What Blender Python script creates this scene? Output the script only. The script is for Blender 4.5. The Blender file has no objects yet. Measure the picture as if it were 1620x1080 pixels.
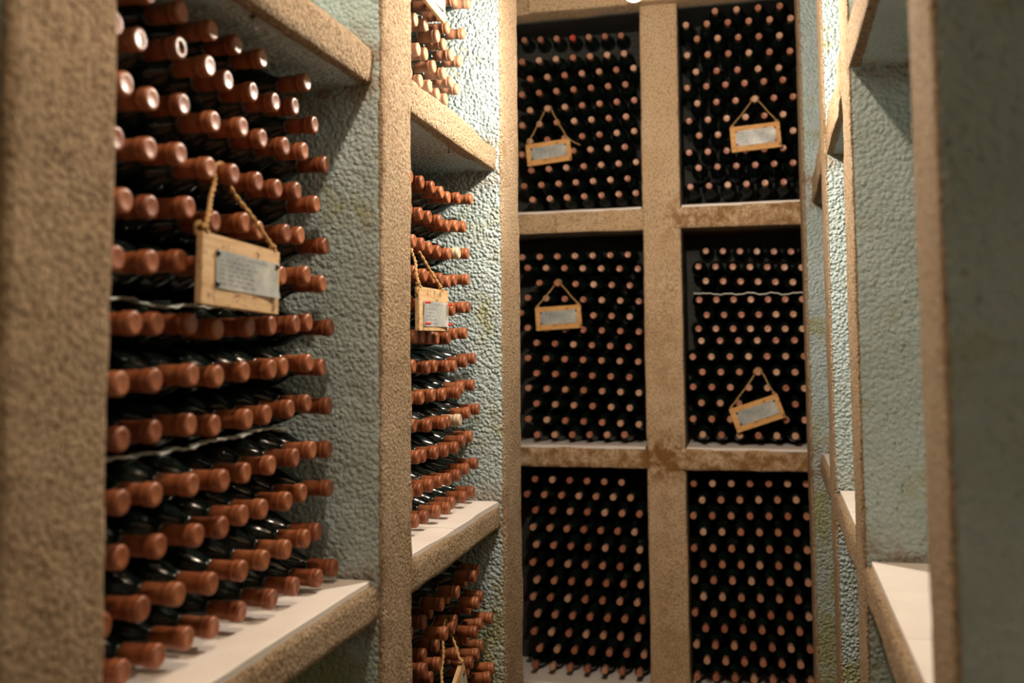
import bpy, math, random
import numpy as np
from mathutils import Vector, Matrix

random.seed(7)
rng = np.random.default_rng(7)
SC = bpy.context.scene
COL = SC.collection
Z0 = 1.55                      # eye height above the cellar floor

# ------------------------------------------------------------------ camera
cam_data = bpy.data.cameras.new('camera')
cam = bpy.data.objects.new('camera', cam_data)
COL.objects.link(cam)
RT = Vector((0.97317679, 0.22988636, -0.0088991))
UP = Vector((0.02451415, -0.06515868, 0.99757376))
FW = Vector((-0.22874874, 0.97103378, 0.06904639))
cam.matrix_world = Matrix(((RT.x, UP.x, -FW.x, 0), (RT.y, UP.y, -FW.y, 0), (RT.z, UP.z, -FW.z, Z0), (0, 0, 0, 1)))
cam_data.sensor_width = 36.0
cam_data.lens = 35.0
cam_data.shift_y = -(540 - 441.1) / 1620
cam_data.clip_start = 0.02
cam_data.dof.use_dof = True
cam_data.dof.focus_distance = 2.45
cam_data.dof.aperture_fstop = 2.8
SC.camera = cam

# ------------------------------------------------------------------ light and exposure
SC.view_settings.view_transform = 'Standard'
SC.view_settings.look = 'None'
SC.view_settings.gamma = 1.0
SC.view_settings.exposure = 0.0
SC.view_settings.use_curve_mapping = False
world = bpy.data.worlds.new('world')
SC.world = world
world.use_nodes = True
world.node_tree.nodes['Background'].inputs[0].default_value = (1, 0.85, 0.7, 1)
world.node_tree.nodes['Background'].inputs[1].default_value = 0.02
# bulb centre x, y, z (above the eye), strength and colour of its light
LAMPS = [(-0.2455, 2.35, 0.862, 1900.0, (1.0, 0.88, 0.74, 1)), (-0.30, 1.06, 1.32, 1150.0, (1.0, 0.80, 0.60, 1))]

# ------------------------------------------------------------------ materials
def new_mat(name):
    m = bpy.data.materials.new(name)
    m.use_nodes = True
    nt = m.node_tree
    return m, nt, nt.nodes['Principled BSDF']

def node(nt, kind, **kw):
    n = nt.nodes.new(kind)
    for k, v in kw.items():
        if k.startswith('i_'):
            key = k[2:]
            n.inputs[int(key) if key.isdigit() else key.replace('_', ' ')].default_value = v
        else:
            setattr(n, k, v)
    return n

def noise(nt, vec, scale, detail=4, rough=0.55, dist=0.0):
    n = node(nt, 'ShaderNodeTexNoise')
    n.inputs['Scale'].default_value = scale
    n.inputs['Detail'].default_value = detail
    n.inputs['Roughness'].default_value = rough
    n.inputs['Distortion'].default_value = dist
    nt.links.new(vec, n.inputs['Vector'])
    return n.outputs['Fac']

def ramp(nt, fac, stops):
    r = node(nt, 'ShaderNodeValToRGB')
    el = r.color_ramp.elements
    while len(el) < len(stops):
        el.new(0.5)
    for e, (p, c) in zip(el, stops):
        e.position = p
        e.color = c if len(c) == 4 else (*c, 1)
    nt.links.new(fac, r.inputs[0])
    return r.outputs[0]

def mix(nt, fac, a, b, blend='MIX'):
    n = node(nt, 'ShaderNodeMix', data_type='RGBA', blend_type=blend)
    for sock, v in ((0, fac), (6, a), (7, b)):
        if isinstance(v, (int, float)):
            n.inputs[sock].default_value = v
        elif isinstance(v, tuple):
            n.inputs[sock].default_value = v if len(v) == 4 else (*v, 1)
        else:
            nt.links.new(v, n.inputs[sock])
    return n.outputs[2]

def mth(nt, op, a, b=0.0, clamp=False):
    n = node(nt, 'ShaderNodeMath', operation=op, use_clamp=clamp)
    for i, v in enumerate((a, b)):
        if isinstance(v, (int, float)):
            n.inputs[i].default_value = v
        else:
            nt.links.new(v, n.inputs[i])
    return n.outputs[0]

def stucco(name, grain, stain_amount, inner=((0.36, 0.43, 0.40), (0.45, 0.54, 0.54), (0.52, 0.61, 0.64))):
    """Tan plaster on the fronts, pale blue limewash inside the niches (attribute 'paint')."""
    m, nt, b = new_mat(name)
    pos = node(nt, 'ShaderNodeTexCoord').outputs['Object']
    att = node(nt, 'ShaderNodeAttribute', attribute_name='paint').outputs['Fac']
    edge = noise(nt, pos, 60, 3)
    k = mth(nt, 'ADD', att, mth(nt, 'MULTIPLY', mth(nt, 'SUBTRACT', edge, 0.5), 0.9))
    k = mth(nt, 'MULTIPLY', mth(nt, 'SUBTRACT', k, 0.42), 6.0, True)
    tan = ramp(nt, noise(nt, pos, 3.5, 5, 0.6), [(0.25, (0.56, 0.385, 0.225)), (0.5, (0.66, 0.475, 0.295)), (0.75, (0.71, 0.54, 0.36))])
    speck = ramp(nt, noise(nt, pos, 130, 3, 0.6), [(0.36, (0.36, 0.26, 0.18)), (0.52, (1, 1, 1))])
    tan = mix(nt, 0.75, tan, speck, 'MULTIPLY')
    blue = ramp(nt, noise(nt, pos, 5, 5, 0.6), [(0.25, inner[0]), (0.55, inner[1]), (0.8, inner[2])])
    sx = node(nt, 'ShaderNodeSeparateXYZ')
    nt.links.new(pos, sx.inputs[0])
    damp = mth(nt, 'MULTIPLY', mth(nt, 'SUBTRACT', Z0 - 0.35, sx.outputs[2]), 0.35, True)
    rough_y = mth(nt, 'ADD', mth(nt, 'MULTIPLY', mth(nt, 'MULTIPLY', mth(nt, 'SUBTRACT', sx.outputs[1], 2.25), 2.5, True), 0.7), 0.45)
    moss = ramp(nt, mth(nt, 'ADD', noise(nt, pos, 6.5, 6, 0.65, 0.3), mth(nt, 'MULTIPLY', damp, 0.65)), [(0.55, (0, 0, 0)), (0.68, (1, 1, 1))])
    blue = mix(nt, mth(nt, 'MULTIPLY', moss, 0.8), blue, (0.34, 0.33, 0.13))
    dots = ramp(nt, noise(nt, pos, 90, 2, 0.5), [(0.26, (0.25, 0.22, 0.15)), (0.33, (1, 1, 1))])
    blue = mix(nt, 0.6, blue, dots, 'MULTIPLY')
    col = mix(nt, k, tan, blue)
    # shade deep in the rear niches, painted near-black (paint above 1)
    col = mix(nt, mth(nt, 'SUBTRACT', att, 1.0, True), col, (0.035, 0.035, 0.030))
    # damp, rusty stains where the shelves meet the piers
    satt = node(nt, 'ShaderNodeAttribute', attribute_name='stain').outputs['Fac']
    st = mth(nt, 'MULTIPLY', satt, ramp(nt, noise(nt, pos, 22, 6, 0.7), [(0.40, (0, 0, 0)), (0.58, (1, 1, 1))]))
    col = mix(nt, mth(nt, 'MULTIPLY', st, stain_amount), col, (0.25, 0.12, 0.035))
    nt.links.new(col, b.inputs['Base Color'])
    b.inputs['Roughness'].default_value = 0.85
    b.inputs['Specular IOR Level'].default_value = 0.25
    rg = mth(nt, 'SUBTRACT', 0.9, mth(nt, 'MULTIPLY', k, 0.42))
    nt.links.new(rg, b.inputs['Roughness'])
    # grain of the render
    v = node(nt, 'ShaderNodeTexVoronoi', feature='SMOOTH_F1')
    v.inputs['Scale'].default_value = 150
    v.inputs['Smoothness'].default_value = 0.6
    nt.links.new(pos, v.inputs['Vector'])
    g1 = mth(nt, 'ADD', mth(nt, 'MULTIPLY', v.outputs['Distance'], -0.9), mth(nt, 'MULTIPLY', noise(nt, pos, 260, 3, 0.65), 1.3))
    v2 = node(nt, 'ShaderNodeTexVoronoi', feature='SMOOTH_F1')
    v2.inputs['Scale'].default_value = 105
    v2.inputs['Smoothness'].default_value = 0.35
    nt.links.new(pos, v2.inputs['Vector'])
    g2 = mth(nt, 'ADD', mth(nt, 'MULTIPLY', v2.outputs['Distance'], -1.0), mth(nt, 'MULTIPLY', noise(nt, pos, 150, 3, 0.6), 0.8))
    h = mth(nt, 'ADD', mth(nt, 'MULTIPLY', mth(nt, 'MULTIPLY', g1, 1.45), mth(nt, 'SUBTRACT', 1.0, k)), mth(nt, 'MULTIPLY', mth(nt, 'MULTIPLY', g2, rough_y), k))
    h = mth(nt, 'ADD', h, mth(nt, 'MULTIPLY', noise(nt, pos, 45, 2, 0.5), 0.35))
    bp = node(nt, 'ShaderNodeBump')
    bp.inputs['Strength'].default_value = grain
    bp.inputs['Distance'].default_value = 0.010
    nt.links.new(h, bp.inputs['Height'])
    nt.links.new(bp.outputs[0], b.inputs['Normal'])
    return m

MAT_SIDE = stucco('tan_and_blue_stucco', 1.0, 0.6)
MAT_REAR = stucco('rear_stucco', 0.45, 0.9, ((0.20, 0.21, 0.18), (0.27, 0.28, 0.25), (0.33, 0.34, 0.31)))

def simple(name, col, rough=0.5, var=None, scale=40, bump=0.0, bscale=200, metal=0.0, spec=0.5, detail=4):
    m, nt, b = new_mat(name)
    b.inputs['Roughness'].default_value = rough
    b.inputs['Metallic'].default_value = metal
    b.inputs['Specular IOR Level'].default_value = spec
    pos = node(nt, 'ShaderNodeTexCoord').outputs['Object']
    if var:
        c = ramp(nt, noise(nt, pos, scale, detail), [(0.3, col), (0.7, var)])
        nt.links.new(c, b.inputs['Base Color'])
    else:
        b.inputs['Base Color'].default_value = (*col, 1)
    if bump:
        bp = node(nt, 'ShaderNodeBump')
        bp.inputs['Strength'].default_value = bump
        bp.inputs['Distance'].default_value = 0.002
        nt.links.new(noise(nt, pos, bscale, 3), bp.inputs['Height'])
        nt.links.new(bp.outputs[0], b.inputs['Normal'])
    return m

MAT_TILE = simple('cream_tile', (0.74, 0.66, 0.60), 0.45, (0.82, 0.75, 0.69), 9, 0.1, 60)
MAT_FLOOR = simple('floor_tile', (0.30, 0.22, 0.16), 0.6, (0.40, 0.30, 0.22), 6)
MAT_CEIL = simple('ceiling_plaster', (0.58, 0.45, 0.32), 0.9, (0.64, 0.52, 0.38), 4, 0.5, 90)
MAT_TWINE = simple('jute_twine', (0.42, 0.23, 0.08), 0.9, (0.64, 0.39, 0.15), 300, 0.8, 900)
MAT_PAPER = simple('laminated_paper', (0.24, 0.27, 0.28), 0.32, (0.55, 0.55, 0.51), 22)
MAT_INK = simple('pencil_ink', (0.12, 0.12, 0.14), 0.8)
MAT_BURN = simple('burnt_mark', (0.16, 0.09, 0.04), 0.8)
MAT_TACK_RED = simple('red_plastic', (0.75, 0.06, 0.03), 0.35)
MAT_TACK_DARK = simple('dark_tack', (0.05, 0.05, 0.06), 0.4, metal=0.6)
MAT_STRIP = simple('grey_plastic_strip', (0.34, 0.33, 0.27), 0.5, (0.48, 0.46, 0.40), 30)
MAT_STRIP_WHITE = simple('white_plastic_strip', (0.62, 0.60, 0.56), 0.4)
MAT_HOOK = simple('rusty_iron', (0.07, 0.045, 0.03), 0.7, (0.14, 0.07, 0.04), 200)
MAT_SOCKET = simple('black_bakelite', (0.02, 0.02, 0.02), 0.4)

def wood(name, a, b_, c):
    m, nt, b = new_mat(name)
    pos = node(nt, 'ShaderNodeTexCoord').outputs['Object']
    mp = node(nt, 'ShaderNodeMapping')
    mp.inputs['Scale'].default_value = (6, 60, 60)
    nt.links.new(pos, mp.inputs[0])
    g = noise(nt, mp.outputs[0], 1.5, 5, 0.6, 0.6)
    col = ramp(nt, g, [(0.3, a), (0.5, b_), (0.72, c)])
    kn = ramp(nt, noise(nt, pos, 55, 5, 0.7, 1.2), [(0.36, (0.22, 0.12, 0.06)), (0.42, (1, 1, 1))])
    nt.links.new(mix(nt, 0.85, col, kn, 'MULTIPLY'), b.inputs['Base Color'])
    b.inputs['Roughness'].default_value = 0.65
    return m

MAT_WOOD = wood('pale_pine', (0.50, 0.30, 0.13), (0.62, 0.40, 0.20), (0.70, 0.49, 0.27))
MAT_WOOD_ORANGE = wood('orange_pine', (0.58, 0.27, 0.07), (0.68, 0.35, 0.11), (0.76, 0.44, 0.17))

def glass():
    m, nt, b = new_mat('dark_green_glass')
    pos = node(nt, 'ShaderNodeTexCoord').outputs['Object']
    dust = ramp(nt, noise(nt, pos, 26, 6, 0.7), [(0.55, (0.004, 0.008, 0.006)), (0.8, (0.035, 0.04, 0.032))])
    nt.links.new(dust, b.inputs['Base Color'])
    b.inputs['Roughness'].default_value = 0.16
    b.inputs['Specular IOR Level'].default_value = 0.5
    return m
MAT_GLASS = glass()

def capsule_mat(name, lo, mid, hi, dusty=0.15):
    m, nt, b = new_mat(name)
    oi = node(nt, 'ShaderNodeObjectInfo').outputs['Random']
    at = node(nt, 'ShaderNodeAttribute', attribute_name='rnd').outputs['Fac']
    r = mth(nt, 'FRACT', mth(nt, 'ADD', oi, at))
    col = ramp(nt, r, [(0.0, lo), (0.5, mid), (1.0, hi)])
    pos = node(nt, 'ShaderNodeTexCoord').outputs['Object']
    d = ramp(nt, noise(nt, pos, 70, 5, 0.65), [(0.52, (0, 0, 0)), (0.75, (1, 1, 1))])
    col = mix(nt, mth(nt, 'MULTIPLY', d, dusty), col, (0.62, 0.48, 0.36))
    nt.links.new(col, b.inputs['Base Color'])
    b.inputs['Roughness'].default_value = 0.36
    b.inputs['Specular IOR Level'].default_value = 0.5
    bp = node(nt, 'ShaderNodeBump')
    bp.inputs['Strength'].default_value = 0.25
    bp.inputs['Distance'].default_value = 0.001
    nt.links.new(noise(nt, pos, 300, 2), bp.inputs['Height'])
    nt.links.new(bp.outputs[0], b.inputs['Normal'])
    return m
MAT_CAP = capsule_mat('russet_capsule', (0.22, 0.062, 0.023), (0.29, 0.085, 0.031), (0.35, 0.117, 0.046))
MAT_CAP_BROWN = capsule_mat('brown_capsule', (0.33, 0.14, 0.075), (0.40, 0.18, 0.10), (0.45, 0.22, 0.13), 0.25)
MAT_CAP_REAR = capsule_mat('copper_capsule', (0.32, 0.105, 0.055), (0.43, 0.165, 0.09), (0.56, 0.33, 0.21), 0.35)
MAT_CAP_TAN = capsule_mat('tan_capsule', (0.55, 0.40, 0.26), (0.60, 0.44, 0.30), (0.62, 0.46, 0.30), 0.5)
MAT_CAP_RED = capsule_mat('red_capsule', (0.60, 0.06, 0.03), (0.62, 0.07, 0.04), (0.62, 0.07, 0.04), 0.0)

def bulb_mat(strength, colour):
    m, nt, b = new_mat('glowing_bulb')
    b.inputs['Emission Color'].default_value = colour
    b.inputs['Emission Strength'].default_value = strength
    return m

# ------------------------------------------------------------------ objects and tags
def link(name, mesh, mat=None, parent=None):
    o = bpy.data.objects.new(name, mesh)
    COL.objects.link(o)
    for mm in (mat if isinstance(mat, (list, tuple)) else [mat]):
        if mm is not None:
            mesh.materials.append(mm)
    o.parent = parent
    return o

def empty(name, loc):
    o = bpy.data.objects.new(name, None)
    o.empty_display_size = 0.05
    COL.objects.link(o)
    o.location = loc
    return o

def tag(o, label, cat, group=None):
    o['label'] = label
    o['category'] = cat
    if group:
        o['group'] = group
    return o

def mesh_np(name, V, F, smooth=True, attrs=None):
    """V (n,3), F (m,4) or (m,3) integer arrays."""
    me = bpy.data.meshes.new(name)
    V = np.ascontiguousarray(V, dtype=np.float32)
    F = np.ascontiguousarray(F, dtype=np.int32)
    k = F.shape[1]
    me.vertices.add(len(V))
    me.vertices.foreach_set('co', V.ravel())
    me.loops.add(F.size)
    me.loops.foreach_set('vertex_index', F.ravel())
    me.polygons.add(len(F))
    me.polygons.foreach_set('loop_start', np.arange(0, F.size, k, dtype=np.int32))
    try:
        me.polygons.foreach_set('loop_total', np.full(len(F), k, dtype=np.int32))
    except Exception:
        pass
    me.polygons.foreach_set('use_smooth', np.full(len(F), smooth, dtype=bool))
    me.update(calc_edges=True)
    for an, arr in (attrs or {}).items():
        a = me.attributes.new(an, 'FLOAT', 'POINT')
        a.data.foreach_set('value', np.ascontiguousarray(arr, dtype=np.float32))
    me.validate()
    return me

# ------------------------------------------------------------------ value noise for real relief
def hash3(i, j, k, s):
    n = (i * 374761393 + j * 668265263 + k * 2147483647 + s * 974634777) & 0xffffffff
    n = ((n ^ (n >> 13)) * 1274126177) & 0xffffffff
    n = n ^ (n >> 16)
    return (n & 0xffff) / 65535.0 - 0.5

def vnoise(P, freq, s):
    Q = P * freq
    I = np.floor(Q).astype(np.int64)
    f = Q - I
    f = f * f * (3 - 2 * f)
    out = 0
    for a in (0, 1):
        for b in (0, 1):
            for c in (0, 1):
                w = (f[:, 0] if a else 1 - f[:, 0]) * (f[:, 1] if b else 1 - f[:, 1]) * (f[:, 2] if c else 1 - f[:, 2])
                out = out + w * hash3(I[:, 0] + a, I[:, 1] + b, I[:, 2] + c, s)
    return out

class Shell:
    """Collects rough plastered boxes into one wall mesh."""
    def __init__(self, amp=1.0):
        self.V, self.F, self.P, self.S, self.n, self.amp = [], [], [], [], 0, amp

    def box(self, lo, hi, paint, res=0.011, r=0.011, faces='xXyYzZ', stain=None, wave=0.0, slant=0.0, yref=0.0):
        lo = np.array(lo, float)
        hi = np.array(hi, float)
        for fc in faces:
            ax = 'xyz'.index(fc.lower())
            side = hi[ax] if fc.isupper() else lo[ax]
            u, v = [a for a in range(3) if a != ax]
            def ticks(a, b):
                m = max(2, int((b - a) / res))
                t = list(np.linspace(a + r, b - r, m))
                return np.array([a, a + r * 0.3] + t + [b - r * 0.3, b])
            tu, tv = ticks(lo[u], hi[u]), ticks(lo[v], hi[v])
            U, W = np.meshgrid(tu, tv, indexing='ij')
            pts = np.zeros((U.size, 3))
            pts[:, u] = U.ravel()
            pts[:, v] = W.ravel()
            pts[:, ax] = side
            inner = np.clip(pts, lo + r, hi - r)
            d = pts - inner
            dn = np.linalg.norm(d, axis=1, keepdims=True)
            pts2 = inner + d / np.maximum(dn, 1e-9) * r
            N = d / np.maximum(dn, 1e-9)
            a = self.amp
            rel = (vnoise(pts2, 9, 1) * 0.006 + vnoise(pts2, 30, 2) * 0.003 + vnoise(pts2, 85, 3) * 0.0013) * a
            if wave:
                rel = rel + vnoise(pts2, 4.5, 5) * wave
            pts2 = pts2 + N * rel[:, None]
            pts2[:, 0] += slant * (pts2[:, 1] - yref)     # follows a wall that is not square to the passage
            self.V.append(pts2)
            self.P.append(paint(pts2))
            self.S.append(stain(pts2) if stain else np.zeros(len(pts2)))
            nu, nv = len(tu), len(tv)
            idx = np.arange(nu * nv).reshape(nu, nv) + self.n
            q = np.stack([idx[:-1, :-1].ravel(), idx[1:, :-1].ravel(), idx[1:, 1:].ravel(), idx[:-1, 1:].ravel()], 1)
            flip = (fc.isupper()) == (ax == 1)
            self.F.append(q[:, ::-1] if flip else q)
            self.n += nu * nv

    def build(self, name, mat):
        me = mesh_np(name, np.concatenate(self.V), np.concatenate(self.F), True,
                     {'paint': np.concatenate(self.P), 'stain': np.concatenate(self.S)})
        o = link(name, me, mat)
        o['kind'] = 'structure'
        return o

def flat_box(name, lo, hi, mat, kind='structure', parent=None, bevel=0.003):
    import bmesh
    bm = bmesh.new()
    bmesh.ops.create_cube(bm, size=1)
    for v in bm.verts:
        for i in range(3):
            v.co[i] = lo[i] if v.co[i] < 0 else hi[i]
    if bevel:
        bmesh.ops.bevel(bm, geom=bm.edges[:], offset=bevel, segments=2, affect='EDGES')
    me = bpy.data.meshes.new(name)
    bm.to_mesh(me)
    bm.free()
    o = link(name, me, mat, parent)
    if kind:
        o['kind'] = kind
    return o

# ------------------------------------------------------------------ left wall of niches
LX = -0.675                    # front plane of the left piers
DEPTH = 0.46
FLOOR, CEIL = 0.0, Z0 + 1.80
LPIERS = [(-1.02, -0.85), (-0.12, 0.05), (0.790, 0.962), (1.786, 1.964), (2.755, 2.975)]
ZT = {'hi': (Z0 + 0.506, Z0 + 0.580), 'lo': (Z0 - 0.509, Z0 - 0.440)}

def paint_from(front, extra=0.0):
    return lambda p: np.clip((front - p[:, 0]) / 0.008 - 0.3 - extra, 0, 1)
paint_left = paint_from(LX)
def joints(ys, zs):
    def f(p):
        dy = np.min([np.abs(p[:, 1] - y) for y in ys], axis=0)
        dz = np.min([np.abs(p[:, 2] - z) for z in zs], axis=0)
        return np.clip(1.25 - dy / 0.05, 0, 1) * np.clip(1.2 - dz / 0.06, 0, 1)
    return f
edgesL = [y for pr in LPIERS for y in pr]
stL = joints(edgesL, [Z0 + .506, Z0 + .58, Z0 - .435, Z0 - .509])
sh = Shell()
for y0, y1 in LPIERS:
    fine = 0.5 < y0 < 3.0
    sh.box((LX - DEPTH, y0, FLOOR), (LX, y1, CEIL), paint_left, 0.0085 if fine else 0.03, 0.012, 'XyY', stL)
for y0, y1 in zip([a[1] for a in LPIERS[:-1]], [b[0] for b in LPIERS[1:]]):
    fine = 0.5 < y0 < 2.5
    rs = 0.0085 if fine else 0.04
    for z0, z1, rec in ((ZT['hi'][0], ZT['hi'][1], 0.016), (ZT['lo'][0], ZT['lo'][1], 0.010)):
        sh.box((LX - DEPTH, y0 - .03, z0), (LX - rec, y1 + .03, z1), paint_from(LX - rec, 2.0), rs, 0.014, 'XzZ', stL, 0.02)
    sh.box((LX - DEPTH, y0 - .03, FLOOR), (LX - .01, y1 + .03, Z0 - 1.38), paint_from(LX - .01), 0.04, 0.01, 'XZ')
    sh.box((LX - DEPTH, y0 - .03, Z0 + 1.45), (LX - .01, y1 + .03, CEIL), paint_from(LX - .01), 0.04, 0.01, 'Xz')
sh.box((LX - DEPTH - .05, -1.1, FLOOR), (LX - DEPTH + .01, 2.9, CEIL), lambda p: np.ones(len(p)), 0.06, 0.01, 'X')
# past the last pier the passage opens out to the left
sh.box((-1.36, 2.80, FLOOR), (-1.30, 4.75, CEIL), lambda p: np.zeros(len(p)), 0.04, 0.01, 'X')
sh.box((-1.36, 2.80, FLOOR), (LX - DEPTH + .05, 2.94, CEIL), lambda p: np.zeros(len(p)), 0.04, 0.01, 'Y')
sh.build('wall_left', MAT_SIDE)

def tile_row(n, lo, hi, cuts, axis, front_wave=0.0):
    """Slabs laid side by side on one shelf, one mesh with open joints."""
    V, F = [], []
    edges = [lo[axis]] + list(cuts) + [hi[axis]]
    for a, b in zip(edges[:-1], edges[1:]):
        l = list(lo)
        h = list(hi)
        l[axis], h[axis] = a + 0.0012, b - 0.0012
        base = len(V)
        m = 24
        oax = 0 if axis == 1 else 1
        for t in range(m + 1):
            s = l[axis] + (h[axis] - l[axis]) * t / m
            w = front_wave * float(vnoise(np.array([[s, 0.3, 0.7]]), 9, 11)[0])
            fr = (h[0] + w) if axis == 1 else (l[1] + w)
            bk = l[0] if axis == 1 else h[1]
            for q, zz in ((bk, h[2]), (fr - 0.002, h[2]), (fr, h[2] - 0.002), (fr, l[2]), (bk, l[2])):
                V.append((q, s, zz) if axis == 1 else (s, q, zz))
        for t in range(m):
            for j in range(5):
                a0 = base + t * 5 + j
                a1 = base + t * 5 + (j + 1) % 5
                F.append((a0, a1, a1 + 5, a0 + 5))
        F.append((base, base + 1, base + 2, base + 3))
        F.append((base + m * 5 + 3, base + m * 5 + 2, base + m * 5 + 1, base + m * 5))
    me = mesh_np('trim_%d' % n, V, F, False)
    o = link('trim_%d' % n, me, MAT_TILE)
    o['kind'] = 'structure'
    return o

tn = 1
for (y0, y1), cuts in (((0.055, 0.785), ()), ((0.966, 1.779), ()), ((1.968, 2.751), (2.325,))):
    tile_row(tn, (LX - DEPTH + .012, y0, Z0 - 0.446), (LX - 0.020, y1, Z0 - 0.4302), cuts, 1, 0.012)
    tn += 1

# ------------------------------------------------------------------ right wall of niches
RB, RK = 0.1476, 0.0263
def rx(y):
    return RB + RK * y
RPIERS = [(-1.02, -0.85), (-0.05, 0.12), (0.980, 1.132), (1.986, 2.182), (2.921, 3.154), (3.90, 4.075)]
def paint_right(p):
    return np.clip((p[:, 0] - rx(p[:, 1])) / 0.007 - 0.4, 0, 1)
stR = joints([y for pr in RPIERS for y in pr], [Z0 + .54, Z0 + .62, Z0 - .40, Z0 - .477])
sh = Shell(0.55)
for i, (y0, y1) in enumerate(RPIERS):
    fine = 0.5 < y0 < 3.2
    if i < 5:
        x0 = rx(y0) + .001
        sh.box((x0, y0, FLOOR), (x0 + DEPTH, y1, CEIL), paint_right, 0.0085 if fine else 0.025, 0.007, 'xyY', stR, 0, RK, y0)
    else:
        sh.box((.216, y0, FLOOR), (.216 + DEPTH, y1, CEIL), lambda p: np.clip((p[:, 0] - .216) / .012 - .3, 0, 1), 0.012, 0.007, 'xyY', stR)
for y0, y1 in zip([a[1] for a in RPIERS[:-1]], [b[0] for b in RPIERS[1:]]):
    fine = 0.5 < y0 < 3.5
    xa = rx(y0) + .003
    for z0, z1 in ((Z0 + 0.535, Z0 + 0.626), (Z0 - 0.477, Z0 - 0.412)):
        sh.box((xa, y0 - .03, z0), (xa + DEPTH, y1 + .03, z1), lambda p: np.clip((p[:, 0] - rx(p[:, 1])) / 0.012 - 1.5, 0, 1),
               0.0085 if fine else 0.04, 0.009, 'xzZ', stR, 0.010, RK, y0)
    sh.box((xa, y0 - .03, FLOOR), (xa + DEPTH, y1 + .03, Z0 - 1.38), paint_right, 0.05, 0.01, 'xZ', None, 0, RK, y0)
    sh.box((xa, y0 - .03, Z0 + 1.45), (xa + DEPTH, y1 + .03, CEIL), paint_right, 0.05, 0.01, 'xz', None, 0, RK, y0)
sh.box((rx(0) + DEPTH - .01, -1.1, FLOOR), (rx(0) + DEPTH + .16, 4.75, CEIL), lambda p: np.ones(len(p)), 0.06, 0.01, 'x')
sh.build('wall_right', MAT_SIDE)
for (y0, y1), cuts in (((0.125, 0.976), ()), ((1.136, 1.982), (1.48,)), ((2.186, 2.917), (2.55,)), ((3.158, 3.896), ())):
    V, F = [], []
    ed = [y0] + list(cuts) + [y1]
    for a, b in zip(ed[:-1], ed[1:]):
        k = len(V)
        a, b = a + .0012, b - .0012
        for z in (Z0 - .418, Z0 - .401):
            V += [(rx(a) + .014, a, z), (rx(b) + .014, b, z), (rx(b) + DEPTH - .02, b, z), (rx(a) + DEPTH - .02, a, z)]
        F += [(k + 4, k + 7, k + 6, k + 5), (k, k + 1, k + 2, k + 3), (k, k + 4, k + 5, k + 1), (k + 1, k + 5, k + 6, k + 2),
              (k + 2, k + 6, k + 7, k + 3), (k + 3, k + 7, k + 4, k)]
    o = link('trim_%d' % tn, mesh_np('trim_%d' % tn, V, F, False), MAT_TILE)
    o['kind'] = 'structure'
    tn += 1

# ------------------------------------------------------------------ rear wall with six niches
BD, BM = 4.24, -0.0381
def by(x):
    return BD + BM * x
PIERS = [(-1.34, -1.17), (-0.4257, -0.263), (0.262, 0.42)]
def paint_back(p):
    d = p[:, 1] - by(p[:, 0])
    return np.clip(d / 0.025, 0, 1) + np.clip((d - 0.14) / 0.04, 0, 1)  # second term paints the niche shade, darker with depth
def st_back(p):
    dz = np.min([np.abs(p[:, 2] - z) for z in (Z0 + .55, Z0 - .47)], axis=0)
    dx = np.abs(p[:, 0] + 0.34)
    right = np.clip((p[:, 0] + 0.36) / 0.1, 0.18, 1)
    low = np.where(p[:, 2] < Z0 + .1, 1.0, right)
    return np.clip(1.5 - dz / 0.075, 0, 1) * low * 1.0 + np.clip(1 - dx / .12, 0, 1) * np.clip((Z0 + .62 - p[:, 2]) / .3, 0, 1) * 0.42
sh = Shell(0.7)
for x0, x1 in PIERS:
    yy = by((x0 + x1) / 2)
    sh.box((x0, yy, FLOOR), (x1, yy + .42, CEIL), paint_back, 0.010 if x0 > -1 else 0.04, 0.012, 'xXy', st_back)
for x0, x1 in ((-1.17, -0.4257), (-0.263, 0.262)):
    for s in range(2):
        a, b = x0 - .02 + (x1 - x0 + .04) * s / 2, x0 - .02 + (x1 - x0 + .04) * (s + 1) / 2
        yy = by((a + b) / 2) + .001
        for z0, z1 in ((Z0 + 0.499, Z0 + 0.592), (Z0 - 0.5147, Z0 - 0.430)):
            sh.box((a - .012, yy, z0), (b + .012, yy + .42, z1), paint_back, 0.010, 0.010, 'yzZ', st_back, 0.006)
        sh.box((a - .012, yy, FLOOR), (b + .012, yy + .42, Z0 - 1.436), paint_back, 0.03, 0.01, 'yZ')
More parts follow.
